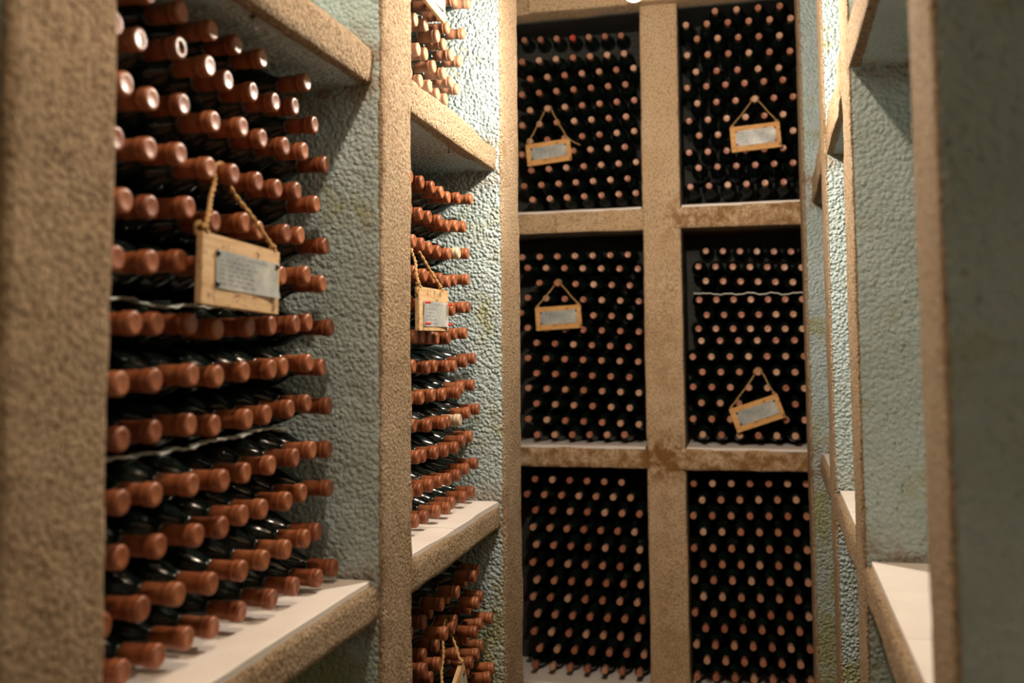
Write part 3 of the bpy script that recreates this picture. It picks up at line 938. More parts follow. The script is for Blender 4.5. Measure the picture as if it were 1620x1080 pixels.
REAR_LEFT_BOTTOM = '''0 6 -.9295 4.3458 -.5794 -.9295 -.5794
0 5 -.8499 4.3375 -.5795 -.8499 -.5795
0 4 -.7730 4.3386 -.5809 -.7730 -.5809
0 3 -.6959 4.3348 -.5816 -.6959 -.5816
0 2 -.6220 4.3489 -.5847 -.6220 -.5847
0 1 -.5461 4.3452 -.5854 -.5461 -.5854
1 7 -.9701 4.3586 -.6481 -.9701 -.6481
1 6 -.8882 4.3403 -.6462 -.8882 -.6462
1 5 -.8108 4.3396 -.6469 -.8108 -.6469
1 4 -.7340 4.3381 -.6475 -.7340 -.6475
1 3 -.6600 4.3508 -.6502 -.6600 -.6502
1 2 -.5815 4.3290 -.6477 -.5815 -.6477
1 1 -.5083 4.3413 -.6503 -.5083 -.6503
2 7 -.9318 4.3548 -.7164 -.9318 -.7164
2 6 -.8525 4.3485 -.7161 -.8525 -.7161
2 5 -.7765 4.3555 -.7179 -.7765 -.7179
2 4 -.6965 4.3358 -.7153 -.6965 -.7153
2 3 -.6211 4.3392 -.7166 -.6211 -.7166
2 2 -.5443 4.3275 -.7153 -.5443 -.7153
2 1 -.4693 4.3232 -.7152 -.4693 -.7152
3 7 -.9403 4.3395 -.7885 -.9403 -.7885
3 6 -.8652 4.3435 -.7904 -.8652 -.7904
3 5 -.7883 4.3359 -.7903 -.7883 -.7903
3 4 -.7129 4.3316 -.7907 -.7129 -.7907
3 3 -.6418 4.3512 -.7955 -.6418 -.7955
3 2 -.5654 4.3314 -.7931 -.5654 -.7931
3 1 -.4938 4.3431 -.7964 -.4938 -.7964
4 7 -.9295 4.3552 -.8661 -.9295 -.8661
4 6 -.8515 4.3529 -.8669 -.8515 -.8669
4 5 -.7738 4.3481 -.8671 -.7738 -.8671
4 4 -.6983 4.3524 -.8692 -.6983 -.8692
4 3 -.6221 4.3477 -.8694 -.6221 -.8694
4 2 -.5463 4.3410 -.8692 -.5463 -.8692
4 1 -.4713 4.3343 -.8690 -.4713 -.8690
5 7 -.9454 4.3556 -.9438 -.9454 -.9438
5 6 -.8667 4.3533 -.9442 -.8667 -.9442
5 5 -.7879 4.3462 -.9435 -.7879 -.9435
5 4 -.7104 4.3421 -.9435 -.7104 -.9435
5 3 -.6327 4.3308 -.9418 -.6327 -.9418
5 2 -.5592 4.3445 -.9457 -.5592 -.9457
5 1 -.4829 4.3330 -.9440 -.4829 -.9440
6 7 -.9259 4.3398 -1.0163 -.9259 -1.0163
6 6 -.8482 4.3393 -1.0164 -.8482 -1.0164
6 5 -.7738 4.3534 -1.0200 -.7738 -1.0200
6 4 -.6944 4.3355 -1.0160 -.6944 -1.0160
6 3 -.6188 4.3359 -1.0163 -.6188 -1.0163
6 2 -.5443 4.3401 -1.0175 -.5443 -1.0175
6 1 -.4700 4.3415 -1.0181 -.4700 -1.0181
7 7 -.9451 4.3468 -1.0905 -.9451 -1.0905
7 6 -.8670 4.3453 -1.0908 -.8670 -1.0908
7 5 -.7896 4.3432 -1.0910 -.7896 -1.0910
7 4 -.7111 4.3307 -1.0886 -.7111 -1.0886
7 3 -.6381 4.3483 -1.0938 -.6381 -1.0938
7 2 -.5598 4.3247 -1.0885 -.5598 -1.0885
7 1 -.4878 4.3446 -1.0942 -.4878 -1.0942
8 7 -.9239 4.3418 -1.1616 -.9239 -1.1616
8 6 -.8456 4.3389 -1.1616 -.8456 -1.1616
8 5 -.7710 4.3527 -1.1660 -.7710 -1.1660
8 4 -.6938 4.3491 -1.1658 -.6938 -1.1658
8 3 -.6154 4.3320 -1.1619 -.6154 -1.1619
8 2 -.5410 4.3368 -1.1639 -.5410 -1.1639
8 1 -.4659 4.3321 -1.1633 -.4659 -1.1633
9 7 -.9437 4.3561 -1.2417 -.9437 -1.2417
9 6 -.8632 4.3403 -1.2376 -.8632 -1.2376
9 5 -.7890 4.3528 -1.2416 -.7890 -1.2416
9 4 -.7132 4.3540 -1.2424 -.7132 -1.2424
9 3 -.6362 4.3441 -1.2401 -.6362 -1.2401
9 2 -.5619 4.3465 -1.2412 -.5619 -1.2412
9 1 -.4874 4.3440 -1.2409 -.4874 -1.2409
10 7 -.9177 4.3470 -1.3108 -.9177 -1.3108
10 6 -.8419 4.3554 -1.3135 -.8419 -1.3135
10 5 -.7644 4.3521 -1.3126 -.7644 -1.3126
10 4 -.6868 4.3432 -1.3101 -.6868 -1.3101
10 3 -.6093 4.3287 -1.3058 -.6093 -1.3058
10 2 -.5358 4.3382 -1.3088 -.5358 -1.3088
10 1 -.4621 4.3424 -1.3102 -.4621 -1.3102
11 7 -.9381 4.3460 -1.3828 -.9381 -1.3828
11 6 -.8618 4.3513 -1.3851 -.8618 -1.3851
11 5 -.7856 4.3544 -1.3867 -.7856 -1.3867
11 4 -.7078 4.3443 -1.3841 -.7078 -1.3841
11 3 -.6300 4.3278 -1.3795 -.6300 -1.3795
11 2 -.5570 4.3393 -1.3838 -.5570 -1.3838
11 1 -.4815 4.3274 -1.3806 -.4815 -1.3806'''
REAR_RIGHT_MIDDLE = '''0 7 -.1696 4.4600 .4190 -.1696 .4190
0 6 -.0958 4.4525 .4155 -.0958 .4155
0 5 -.0228 4.4412 .4117 -.0228 .4117
0 4 .0496 4.4526 .4100 .0496 .4100
0 3 .1212 4.4434 .4064 .1212 .4064
0 2 .1920 4.4338 .4029 .1920 .4029
0 1 .2630 4.4430 .4011 .2630 .4011
1 7 -.1981 4.3319 .3408 -.1982 .3410
1 6 -.1254 4.3292 .3380 -.1254 .3380
1 5 -.0533 4.3262 .3351 -.0533 .3351
1 4 .0181 4.3181 .3319 .0180 .3320
1 3 .0888 4.3164 .3292 .0883 .3292
1 2 .1588 4.3114 .3263 .1587 .3263
1 1 .2282 4.3069 .3235 .2290 .3234
2 7 -.1677 4.3330 .2779 -.1675 .2777
2 6 -.0943 4.3150 .2741 -.0943 .2741
2 5 -.0221 4.3058 .2708 -.0221 .2708
2 4 .0494 4.3182 .2689 .0494 .2689
2 3 .1202 4.3103 .2658 .1200 .2658
2 2 .1905 4.3088 .2631 .1903 .2631
2 1 .2602 4.3074 .2604 .2607 .2604
3 7 -.1968 4.3165 .1967 -.1991 .2013
3 6 -.1245 4.3125 .1956 -.1267 .1999
3 5 -.0530 4.3067 .1944 -.0550 .1983
3 4 .0179 4.3210 .1941 .0160 .1965
3 3 .0885 4.3214 .1932 .0864 .1953
3 2 .1582 4.3137 .1919 .1568 .1946
3 1 .2266 4.2971 .1903 .2272 .1920
4 7 -.1671 4.3328 .1321 -.1666 .1389
4 6 -.0944 4.3264 .1314 -.0949 .1371
4 5 -.0225 4.3160 .1305 -.0231 .1355
4 4 .0485 4.3011 .1296 .0479 .1337
4 3 .1193 4.3187 .1296 .1187 .1328
4 2 .1890 4.3107 .1288 .1896 .1324
4 1 .2583 4.3081 .1282 .2626 .1311
5 7 -.2020 4.3111 .0734 -.2068 .0808
5 6 -.1300 4.3255 .0727 -.1322 .0775
5 5 -.0577 4.3060 .0714 -.0607 .0756
5 4 .0135 4.3139 .0706 .0103 .0736
5 3 .0840 4.3032 .0695 .0821 .0722
5 2 .1541 4.3057 .0686 .1537 .0717
5 1 .2242 4.3158 .0679 .2251 .0716
6 7 -.1917 4.3282 .0223 -.1894 .0126
6 6 -.1138 4.3269 .0220 -.1105 .0105
6 5 -.0364 4.3115 .0216 -.0325 .0111
6 4 .0399 4.3108 .0212 .0431 .0113
6 3 .1157 4.3131 .0209 .1172 .0112
6 2 .1901 4.2966 .0205 .1893 .0110
6 1 .2646 4.3028 .0203 .2682 .0159
7 7 -.2300 4.3351 -.0456 -.2278 -.0464
7 6 -.1516 4.3268 -.0456 -.1514 -.0468
7 5 -.0743 4.3265 -.0456 -.0723 -.0487
7 4 .0024 4.3100 -.0455 .0044 -.0488
7 3 .0783 4.3166 -.0456 .0797 -.0489
7 2 .1535 4.3161 -.0456 .1530 -.0494
7 1 .2278 4.3112 -.0456 .2289 -.0472
8 7 -.1905 4.3207 -.1098 -.1905 -.1098
8 6 -.1130 4.3115 -.1102 -.1130 -.1102
8 5 -.0365 4.3048 -.1105 -.0365 -.1105
8 4 .0394 4.3228 -.1115 .0394 -.1115
8 3 .1148 4.3210 -.1120 .1148 -.1120
8 2 .1887 4.3024 -.1121 .1887 -.1121
8 1 .2631 4.3111 -.1128 .2631 -.1128
9 7 -.2301 4.3215 -.1729 -.2278 -.1729
9 6 -.1526 4.3238 -.1741 -.1526 -.1741
9 5 -.0758 4.3261 -.1752 -.0758 -.1752
9 4 .0006 4.3107 -.1756 .0006 -.1756
9 3 .0761 4.3150 -.1769 .0761 -.1769
9 2 .1505 4.3034 -.1774 .1505 -.1774
9 1 .2248 4.3067 -.1786 .2248 -.1786
10 7 -.1966 4.3112 -.2399 -.1966 -.2399
10 6 -.1187 4.3138 -.2410 -.1187 -.2410
10 5 -.0412 4.3114 -.2418 -.0412 -.2418
10 4 .0357 4.3236 -.2434 .0357 -.2434
10 3 .1114 4.3019 -.2431 .1114 -.2431
10 2 .1872 4.3140 -.2447 .1872 -.2447
10 1 .2610 4.2951 -.2445 .2610 -.2445
11 7 -.2347 4.3356 -.3093 -.2278 -.3093
11 6 -.1557 4.3129 -.3080 -.1557 -.3080
11 5 -.0786 4.3082 -.3080 -.0786 -.3080
11 4 -.0023 4.3081 -.3083 -.0023 -.3083
11 3 .0737 4.3226 -.3097 .0737 -.3097
11 2 .1487 4.3134 -.3094 .1487 -.3094
11 1 .2233 4.3158 -.3099 .2233 -.3099
12 7 -.1945 4.3224 -.3744 -.1945 -.3744
12 6 -.1172 4.3102 -.3737 -.1172 -.3737
12 5 -.0411 4.3127 -.3743 -.0411 -.3743
12 4 .0345 4.3126 -.3747 .0345 -.3747
12 3 .1097 4.3226 -.3759 .1097 -.3759
12 2 .1832 4.3000 -.3743 .1832 -.3743
12 1 .2566 4.2991 -.3746 .2566 -.3746'''
REAR_LEFT_MIDDLE = '''0 7 -.9815 4.3606 .4068 -.9847 .4122
0 6 -.8960 4.3398 .4044 -.8996 .4116
0 5 -.8192 4.3575 .4057 -.8206 .4079
0 4 -.7361 4.3381 .4035 -.7377 .4062
0 3 -.6578 4.3416 .4034 -.6578 .4034
0 2 -.5795 4.3409 .4030 -.5795 .4030
0 1 -.5023 4.3439 .4029 -.5023 .4029
1 7 -.9520 4.3410 .3572 -.9487 .3517
1 6 -.8712 4.3565 .3553 -.8669 .3493
1 5 -.7842 4.3371 .3507 -.7828 .3485
1 4 -.7035 4.3470 .3484 -.7018 .3457
1 3 -.6188 4.3272 .3438 -.6188 .3438
1 2 -.5398 4.3419 .3420 -.5398 .3420
1 1 -.4576 4.3247 .3377 -.4609 .3377
2 6 -.8991 4.3421 .2881 -.8997 .2870
2 5 -.8157 4.3349 .2834 -.8157 .2834
2 4 -.7351 4.3387 .2793 -.7351 .2793
2 3 -.6540 4.3357 .2749 -.6540 .2749
2 2 -.5758 4.3485 .2715 -.5758 .2715
2 1 -.4950 4.3364 .2666 -.4950 .2666
3 7 -.9549 4.3481 .2230 -.9549 .2230
3 6 -.8726 4.3599 .2192 -.8726 .2192
3 5 -.7843 4.3369 .2138 -.7843 .2138
3 4 -.7009 4.3348 .2094 -.7009 .2094
3 3 -.6208 4.3495 .2059 -.6208 .2059
3 2 -.5386 4.3463 .2015 -.5386 .2015
3 1 -.4566 4.3368 .1969 -.4609 .1969
4 7 -.9919 4.3642 .1564 -.9919 .1564
4 6 -.9029 4.3387 .1513 -.9029 .1513
4 5 -.8237 4.3560 .1477 -.8237 .1477
4 4 -.7403 4.3480 .1433 -.7403 .1433
4 3 -.6584 4.3441 .1391 -.6584 .1391
4 2 -.5781 4.3452 .1351 -.5781 .1351
4 1 -.4959 4.3243 .1304 -.4959 .1304
5 7 -.9554 4.3441 .0877 -.9554 .0877
5 6 -.8700 4.3394 .0837 -.8700 .0837
5 5 -.7873 4.3444 .0799 -.7873 .0799
5 4 -.7041 4.3429 .0760 -.7041 .0760
5 3 -.6214 4.3396 .0721 -.6214 .0721
5 2 -.5390 4.3322 .0683 -.5390 .0683
5 1 -.4591 4.3383 .0646 -.4609 .0646
6 6 -.9185 4.3581 .0210 -.9185 .0210
6 5 -.8338 4.3529 .0166 -.8338 .0166
6 4 -.7473 4.3323 .0122 -.7473 .0122
6 3 -.6654 4.3320 .0079 -.6654 .0079
6 2 -.5841 4.3305 .0037 -.5841 .0037
6 1 -.5034 4.3278 -.0005 -.5034 -.0005
7 7 -.9578 4.3532 -.0460 -.9578 -.0460
7 6 -.8715 4.3408 -.0492 -.8715 -.0492
7 5 -.7900 4.3480 -.0526 -.7900 -.0526
7 4 -.7062 4.3381 -.0557 -.7062 -.0557
7 3 -.6244 4.3355 -.0589 -.6244 -.0589
7 2 -.5445 4.3407 -.0621 -.5445 -.0621
7 1 -.4648 4.3433 -.0654 -.4648 -.0654
8 6 -.9167 4.3424 -.1140 -.9167 -.1140
8 5 -.8329 4.3430 -.1178 -.8329 -.1178
8 4 -.7518 4.3551 -.1219 -.7518 -.1219
8 3 -.6658 4.3334 -.1250 -.6658 -.1250
8 2 -.5832 4.3258 -.1284 -.5832 -.1284
8 1 -.5026 4.3267 -.1320 -.5026 -.1320
9 7 -.9584 4.3593 -.1796 -.9584 -.1796
9 6 -.8735 4.3538 -.1829 -.8735 -.1829
9 5 -.7908 4.3556 -.1865 -.7908 -.1865
9 4 -.7062 4.3418 -.1894 -.7062 -.1894
9 3 -.6227 4.3277 -.1922 -.6227 -.1922
9 2 -.5427 4.3310 -.1958 -.5427 -.1958
9 1 -.4637 4.3379 -.1995 -.4637 -.1995
10 6 -.9192 4.3474 -.2477 -.9192 -.2477
10 5 -.8331 4.3380 -.2508 -.8331 -.2508
10 4 -.7503 4.3405 -.2544 -.7503 -.2544
10 3 -.6675 4.3395 -.2579 -.6675 -.2579
10 2 -.5848 4.3338 -.2610 -.5851 -.2605
10 1 -.5036 4.3329 -.2643 -.5036 -.2643
11 7 -.9562 4.3426 -.3152 -.9562 -.3152
11 6 -.8716 4.3369 -.3183 -.8716 -.3183
11 5 -.7918 4.3519 -.3228 -.7925 -.3215
11 4 -.7090 4.3475 -.3258 -.7107 -.3219
11 3 -.6261 4.3368 -.3283 -.6290 -.3212
11 2 -.5444 4.3264 -.3308 -.5479 -.3202
11 1 -.4650 4.3278 -.3342 -.4650 -.3342
12 6 -.9185 4.3513 -.3850 -.9185 -.3850
12 5 -.8407 4.3564 -.3846 -.8407 -.3846
12 4 -.7602 4.3435 -.3826 -.7595 -.3838
12 3 -.6842 4.3524 -.3825 -.6825 -.3864
12 2 -.6054 4.3387 -.3804 -.6026 -.3865
12 1 -.5280 4.3274 -.3786 -.5241 -.3865'''
REAR_LEFT_TOP = '''0 7 -.9883 4.4853 1.4438 -.9883 1.4438
0 6 -.9103 4.4820 1.4402 -.9103 1.4402
0 5 -.8331 4.4791 1.4367 -.8331 1.4367
0 4 -.7570 4.4792 1.4343 -.7570 1.4343
0 3 -.6785 4.4593 1.4254 -.6785 1.4254
0 2 -.6049 4.4665 1.4253 -.6049 1.4253
0 1 -.5314 4.4724 1.4247 -.5314 1.4247
1 7 -.9698 4.3432 1.2994 -.9698 1.2994
1 6 -.8894 4.3378 1.2981 -.8894 1.2981
1 5 -.8109 4.3382 1.2985 -.8109 1.2985
1 4 -.7329 4.3377 1.2987 -.7329 1.2987
1 3 -.6556 4.3384 1.2992 -.6556 1.2992
1 2 -.5781 4.3325 1.2977 -.5781 1.2977
1 1 -.5027 4.3373 1.2994 -.5027 1.2994
2 7 -.9322 4.3425 1.2176 -.9322 1.2176
2 6 -.8526 4.3437 1.2204 -.8526 1.2204
2 5 -.7742 4.3487 1.2243 -.7742 1.2243
2 4 -.6945 4.3425 1.2250 -.6945 1.2250
2 3 -.6175 4.3495 1.2294 -.6175 1.2294
2 2 -.5396 4.3460 1.2309 -.5396 1.2309
2 1 -.4607 4.3267 1.2278 -.4609 1.2278
3 7 -.9723 4.3480 1.1489 -.9723 1.1489
3 6 -.8925 4.3498 1.1517 -.8925 1.1517
3 5 -.8124 4.3469 1.1532 -.8124 1.1532
3 4 -.7323 4.3396 1.1535 -.7323 1.1535
3 3 -.6555 4.3486 1.1582 -.6555 1.1582
3 2 -.5753 4.3296 1.1553 -.5753 1.1553
3 1 -.4990 4.3333 1.1585 -.4990 1.1585
4 7 -.9335 4.3414 1.0721 -.9335 1.0721
4 6 -.8563 4.3568 1.0784 -.8563 1.0784
4 5 -.7747 4.3468 1.0785 -.7747 1.0785
4 4 -.6968 4.3532 1.0826 -.6968 1.0826
4 3 -.6150 4.3298 1.0793 -.6150 1.0793
4 2 -.5389 4.3405 1.0844 -.5389 1.0844
4 1 -.4613 4.3349 1.0855 -.4613 1.0855
5 7 -.9704 4.3411 1.0047 -.9704 1.0047
5 6 -.8935 4.3567 1.0102 -.8935 1.0102
5 5 -.8135 4.3549 1.0117 -.8135 1.0117
5 4 -.7307 4.3327 1.0084 -.7307 1.0084
5 3 -.6554 4.3505 1.0144 -.6554 1.0144
5 2 -.5768 4.3438 1.0146 -.5768 1.0146
5 1 -.4990 4.3365 1.0147 -.4990 1.0147
6 7 -.9372 4.3517 .9326 -.9374 .9329
6 6 -.8550 4.3418 .9336 -.8561 .9352
6 5 -.7742 4.3338 .9349 -.7753 .9367
6 4 -.6968 4.3409 .9395 -.6968 .9395
6 3 -.6196 4.3473 .9440 -.6196 .9440
6 2 -.5397 4.3285 .9429 -.5397 .9429
6 1 -.4634 4.3319 .9466 -.4634 .9466
7 7 -.9748 4.3469 .8729 -.9748 .8729
7 6 -.8968 4.3537 .8758 -.8966 .8755
7 5 -.8186 4.3572 .8780 -.8175 .8763
7 4 -.7396 4.3524 .8785 -.7385 .8767
7 3 -.6593 4.3350 .8764 -.6593 .8764
7 2 -.5827 4.3352 .8779 -.5827 .8779
7 1 -.5051 4.3223 .8767 -.5051 .8767
8 7 -.9326 4.3512 .7994 -.9326 .7994
8 6 -.8531 4.3559 .8024 -.8531 .8024
8 5 -.7726 4.3527 .8040 -.7726 .8040
8 4 -.6900 4.3310 .8021 -.6900 .8021
8 3 -.6126 4.3367 .8053 -.6126 .8053
8 2 -.5336 4.3252 .8053 -.5336 .8053
8 1 -.4573 4.3306 .8084 -.4609 .8084
9 7 -.9693 4.3618 .7308 -.9693 .7308
9 6 -.8857 4.3435 .7297 -.8857 .7297
9 5 -.8087 4.3540 .7335 -.8087 .7335
9 4 -.7302 4.3537 .7355 -.7302 .7355
9 3 -.6515 4.3474 .7364 -.6515 .7364
9 2 -.5720 4.3296 .7354 -.5720 .7354
9 1 -.4975 4.3439 .7398 -.4975 .7398
10 7 -.9302 4.3605 .6666 -.9302 .6666
10 6 -.8507 4.3593 .6680 -.8507 .6680
10 5 -.7673 4.3324 .6655 -.7673 .6655
10 4 -.6893 4.3293 .6667 -.6893 .6667
10 3 -.6131 4.3333 .6689 -.6131 .6689
10 2 -.5371 4.3358 .6709 -.5371 .6709
10 1 -.4608 4.3307 .6716 -.4609 .6716'''
REAR_RIGHT_TOP = '''0 5 -.1025 4.3091 1.4467 -.0992 1.4511
0 4 -.0112 4.3188 1.4496 -.0107 1.4502
0 3 .0795 4.3160 1.4483 .0799 1.4488
0 2 .1691 4.3117 1.4464 .1691 1.4464
0 1 .2576 4.3054 1.4439 .2576 1.4439
1 6 -.2286 4.3249 1.4010 -.2278 1.4010
1 5 -.1386 4.3248 1.3996 -.1419 1.3952
1 4 -.0492 4.3064 1.3922 -.0496 1.3915
1 3 .0388 4.3120 1.3926 .0384 1.3920
1 2 .1257 4.3014 1.3878 .1257 1.3878
1 1 .2117 4.2974 1.3851 .2117 1.3851
2 6 -.1826 4.3282 1.3364 -.1826 1.3364
2 5 -.0941 4.3143 1.3289 -.0941 1.3289
2 4 -.0070 4.3114 1.3247 -.0070 1.3247
2 3 .0791 4.3066 1.3201 .0791 1.3201
2 2 .1645 4.3108 1.3182 .1645 1.3182
2 1 .2483 4.2964 1.3107 .2483 1.3107
3 6 -.2261 4.3270 1.2665 -.2261 1.2665
3 5 -.1373 4.3099 1.2586 -.1373 1.2586
3 4 -.0505 4.3278 1.2610 -.0505 1.2610
3 3 .0358 4.3054 1.2516 .0358 1.2516
3 2 .1215 4.3168 1.2521 .1215 1.2521
3 1 .2058 4.3082 1.2468 .2058 1.2468
4 6 -.1894 4.3204 1.1891 -.1894 1.1891
4 5 -.1011 4.3141 1.1854 -.1011 1.1854
4 4 -.0139 4.3121 1.1828 -.0149 1.1849
4 3 .0726 4.3184 1.1826 .0709 1.1868
4 2 .1579 4.3096 1.1782 .1558 1.1855
4 1 .2425 4.3066 1.1754 .2406 1.1854
5 7 -.2286 4.3176 1.1201 -.2278 1.1201
5 6 -.1470 4.3236 1.1231 -.1470 1.1231
5 5 -.0655 4.3096 1.1209 -.0655 1.1209
5 4 .0148 4.3140 1.1235 .0158 1.1215
5 3 .0945 4.3150 1.1252 .0961 1.1210
5 2 .1733 4.3094 1.1252 .1754 1.1179
5 1 .2514 4.3073 1.1261 .2532 1.1161
6 6 -.1871 4.3238 1.0506 -.1871 1.0506
6 5 -.1052 4.3116 1.0484 -.1052 1.0484
6 4 -.0246 4.3269 1.0528 -.0246 1.0528
6 3 .0556 4.3173 1.0511 .0556 1.0511
6 2 .1350 4.3152 1.0513 .1350 1.0513
6 1 .2138 4.3177 1.0526 .2138 1.0526
7 7 -.2238 4.3223 .9748 -.2238 .9748
7 6 -.1432 4.3164 .9745 -.1432 .9745
7 5 -.0637 4.3127 .9747 -.0637 .9747
7 4 .0151 4.3100 .9751 .0151 .9751
7 3 .0931 4.3066 .9753 .0931 .9753
7 2 .1704 4.3041 .9758 .1704 .9758
7 1 .2467 4.2986 .9755 .2467 .9755
8 6 -.1820 4.3215 .9084 -.1820 .9084
8 5 -.1021 4.3139 .9065 -.1021 .9065
8 4 -.0232 4.3127 .9061 -.0232 .9061
8 3 .0551 4.3168 .9067 .0551 .9067
8 2 .1324 4.3055 .9041 .1324 .9041
8 1 .2097 4.3157 .9060 .2097 .9060
9 7 -.2271 4.3308 .8380 -.2271 .8380
9 6 -.1463 4.3164 .8350 -.1463 .8350
9 5 -.0671 4.3255 .8366 -.0671 .8366
9 4 .0116 4.3068 .8328 .0116 .8328
9 3 .0894 4.3019 .8316 .0894 .8316
9 2 .1672 4.3205 .8350 .1672 .8350
9 1 .2425 4.2945 .8298 .2425 .8298
10 6 -.1872 4.3102 .7660 -.1872 .7660
10 5 -.1077 4.3279 .7695 -.1077 .7695
10 4 -.0280 4.3041 .7655 -.0280 .7655
10 3 .0506 4.3168 .7681 .0506 .7681
10 2 .1285 4.3114 .7675 .1285 .7675
10 1 .2052 4.3005 .7659 .2052 .7659
11 7 -.2241 4.3174 .6865 -.2241 .6865
11 6 -.1452 4.3317 .6893 -.1452 .6893
11 5 -.0660 4.3149 .6870 -.0660 .6870
11 4 .0120 4.3083 .6864 .0120 .6864
11 3 .0892 4.3102 .6871 .0892 .6871
11 2 .1660 4.3142 .6882 .1660 .6882
11 1 .2413 4.3008 .6865 .2413 .6865'''
SIGN_NECKS = [(-0.774, 1.3591, 1.8168), (-0.7748, 2.2646, 1.8001), (-0.8563, 4.3768, 2.6284), (0.0556, 4.3373, 2.6011), (-0.8157, 4.3549, 1.8334), (0.0394, 4.3428, 1.4385), (-0.765, 2.235, 2.55), (-0.7511, 2.4286, 0.8565)]

# ------------------------------------------------------------------ bottles
def lathe(profile, seg):
    """Profile of (distance along the axis, radius); axis is +Z, mouth at the top."""
    V, F = [], []
    for t, r in profile:
        for s in range(seg):
            a = 2 * math.pi * s / seg
            V.append((r * math.cos(a), r * math.sin(a), t))
    for i in range(len(profile) - 1):
        for s in range(seg):
            a, b = i * seg + s, i * seg + (s + 1) % seg
            F.append((a, b, b + seg, a + seg))
    return V, F

def glass_profile(R, L):
    return [(0.004, 0.0001), (0.003, R * .55), (0.0, R * .86), (0.003, R * .97), (0.010, R), (0.165, R), (0.185, R * .985), (0.200, R * .92), (0.213, R * .80),
            (0.224, R * .64), (0.233, R * .50), (0.242, 0.0150), (0.252, 0.0138), (L - .058, 0.0133), (L - .03, 0.0133), (L - .006, 0.0133), (L - .006, 0.0001)]

def cap_profile(L):
    e = L
    return [(e - .062, 0.0134), (e - .062, 0.0144), (e - .030, 0.0143), (e - .0185, 0.0143), (e - .0172, 0.0158), (e - .0125, 0.0161), (e - .0112, 0.0152),
            (e - .0100, 0.0161), (e - .0035, 0.0160), (e - .0012, 0.0150), (e - .0003, 0.0132), (e - .0001, 0.0110), (e - .0006, 0.0092), (e - .0008, 0.0001)]

BOT_L = 0.300
R_SIDE, R_REAR = 0.0365, 0.0350
def both(R, seg, k=1.0):
    return lathe([(a, r * k if r < .016 else r) for a, r in glass_profile(R, BOT_L)], seg), lathe([(a, r * k) for a, r in cap_profile(BOT_L)], seg)

def frame(tip, body_lat, axis):
    """Matrix that lays a bottle with its mouth at `tip`; `axis` 'x' for the left wall, 'y' for the rear one."""
    tip = Vector(tip)
    if axis == 'x':
        base = Vector((tip.x - BOT_L, body_lat[0], body_lat[1]))
    else:
        base = Vector((body_lat[0], tip.y + BOT_L, body_lat[1]))
    d = (tip - base).normalized()
    base = tip - d * BOT_L
    q = d.to_track_quat('Z', 'X')
    return Matrix.Translation(base) @ q.to_matrix().to_4x4() @ Matrix.Rotation(random.uniform(0, 6.28), 4, 'Z')

def table(s):
    out = []
    for ln in s.split('\n'):
        v = ln.split()
        out.append((int(v[0]), int(v[1]), [float(a) for a in v[2:]]))
    return out

ORD = ['', 'first', 'second', 'third', 'fourth', 'fifth', 'sixth', 'seventh', 'eighth', 'ninth', 'tenth', 'eleventh', 'twelfth', 'thirteenth', 'fourteenth']

(gv, gf), (cv, cf) = both(R_SIDE, 28)
(gv2, gf2), (cv2, cf2) = both(R_REAR, 18, 0.88)
ME_GLASS = mesh_np('bottle_glass', gv, gf); ME_GLASS.materials.append(MAT_GLASS)
ME_GLASS2 = mesh_np('bottle_glass_rear', gv2, gf2); ME_GLASS2.materials.append(MAT_GLASS)
def cap_mesh(name, v, f, mat):
    me = mesh_np(name, v, f)
    me.materials.append(mat)
    return me
CAPS = {'russet': cap_mesh('capsule_russet', cv, cf, MAT_CAP), 'brown': cap_mesh('capsule_brown', cv, cf, MAT_CAP_BROWN),
        'tan': cap_mesh('capsule_tan', cv, cf, MAT_CAP_TAN), 'copper': cap_mesh('capsule_copper', cv2, cf2, MAT_CAP_REAR)}
# one capsule has lost its top disc and shows a pale ring with a dark mouth
pv, pf = lathe(cap_profile(BOT_L)[:-3] + [(BOT_L - .0002, 0.0068), (BOT_L - .010, 0.0066), (BOT_L - .010, 0.0001)], 28)
CAPS['ring'] = cap_mesh('capsule_open', pv, pf, MAT_CAP)

proto, proto_cap = {}, {}
def place_bottle(M, look, label, group, rear=False):
    """The first bottle of each look is built; every later one is a copy of it and of its capsule."""
    key = (look, rear)
    if key not in proto:
        o = bpy.data.objects.new('wine_bottle', ME_GLASS2 if rear else ME_GLASS)
        c = bpy.data.objects.new('capsule', CAPS[look])
        proto[key], proto_cap[key] = o, c
    else:
        o = proto[key].copy()
        c = proto_cap[key].copy()
    COL.objects.link(o)
    COL.objects.link(c)
    c.parent = o
    o.matrix_world = M
    o['label'] = label
    o['category'] = 'bottle'
    o['group'] = group
    return o

rest = []                       # the bottles beyond the first three hundred
rest_look = []
SPECIAL = {('NEAR_MIDDLE', 1, 7): 'ring', ('NEAR_MIDDLE', 8, 3): None, ('FAR_MIDDLE', 2, 2): 'tan', ('FAR_MIDDLE', 8, 3): 'tan', ('FAR_MIDDLE', 5, 4): None}

def lay(nm, data, up, place, group, base_look):
    rows = table(data)
    nmax = max(r[0] for r in rows)
    for row, k, v in rows:
        tip = Vector((v[0], v[1], v[2] + Z0))
        M = frame(tip, (v[4 - 1], v[5 - 1] + Z0), 'x')
        if k == 0:
            rest.append(M)
            rest_look.append(base_look)
            continue
        look = SPECIAL.get((nm, row, k)) or base_look
        rr = (nmax - row + 1) if up else row + 1
        cap = {'ring': 'open-topped', 'tan': 'tan-capped', 'brown': 'brown-capped', 'russet': 'russet-capped'}[look]
        lab = '%s wine bottle, %s from right in %s row %s, %s' % (cap, ORD[k], ORD[rr], 'up' if up else 'down', place)
        place_bottle(M, look, lab, group)

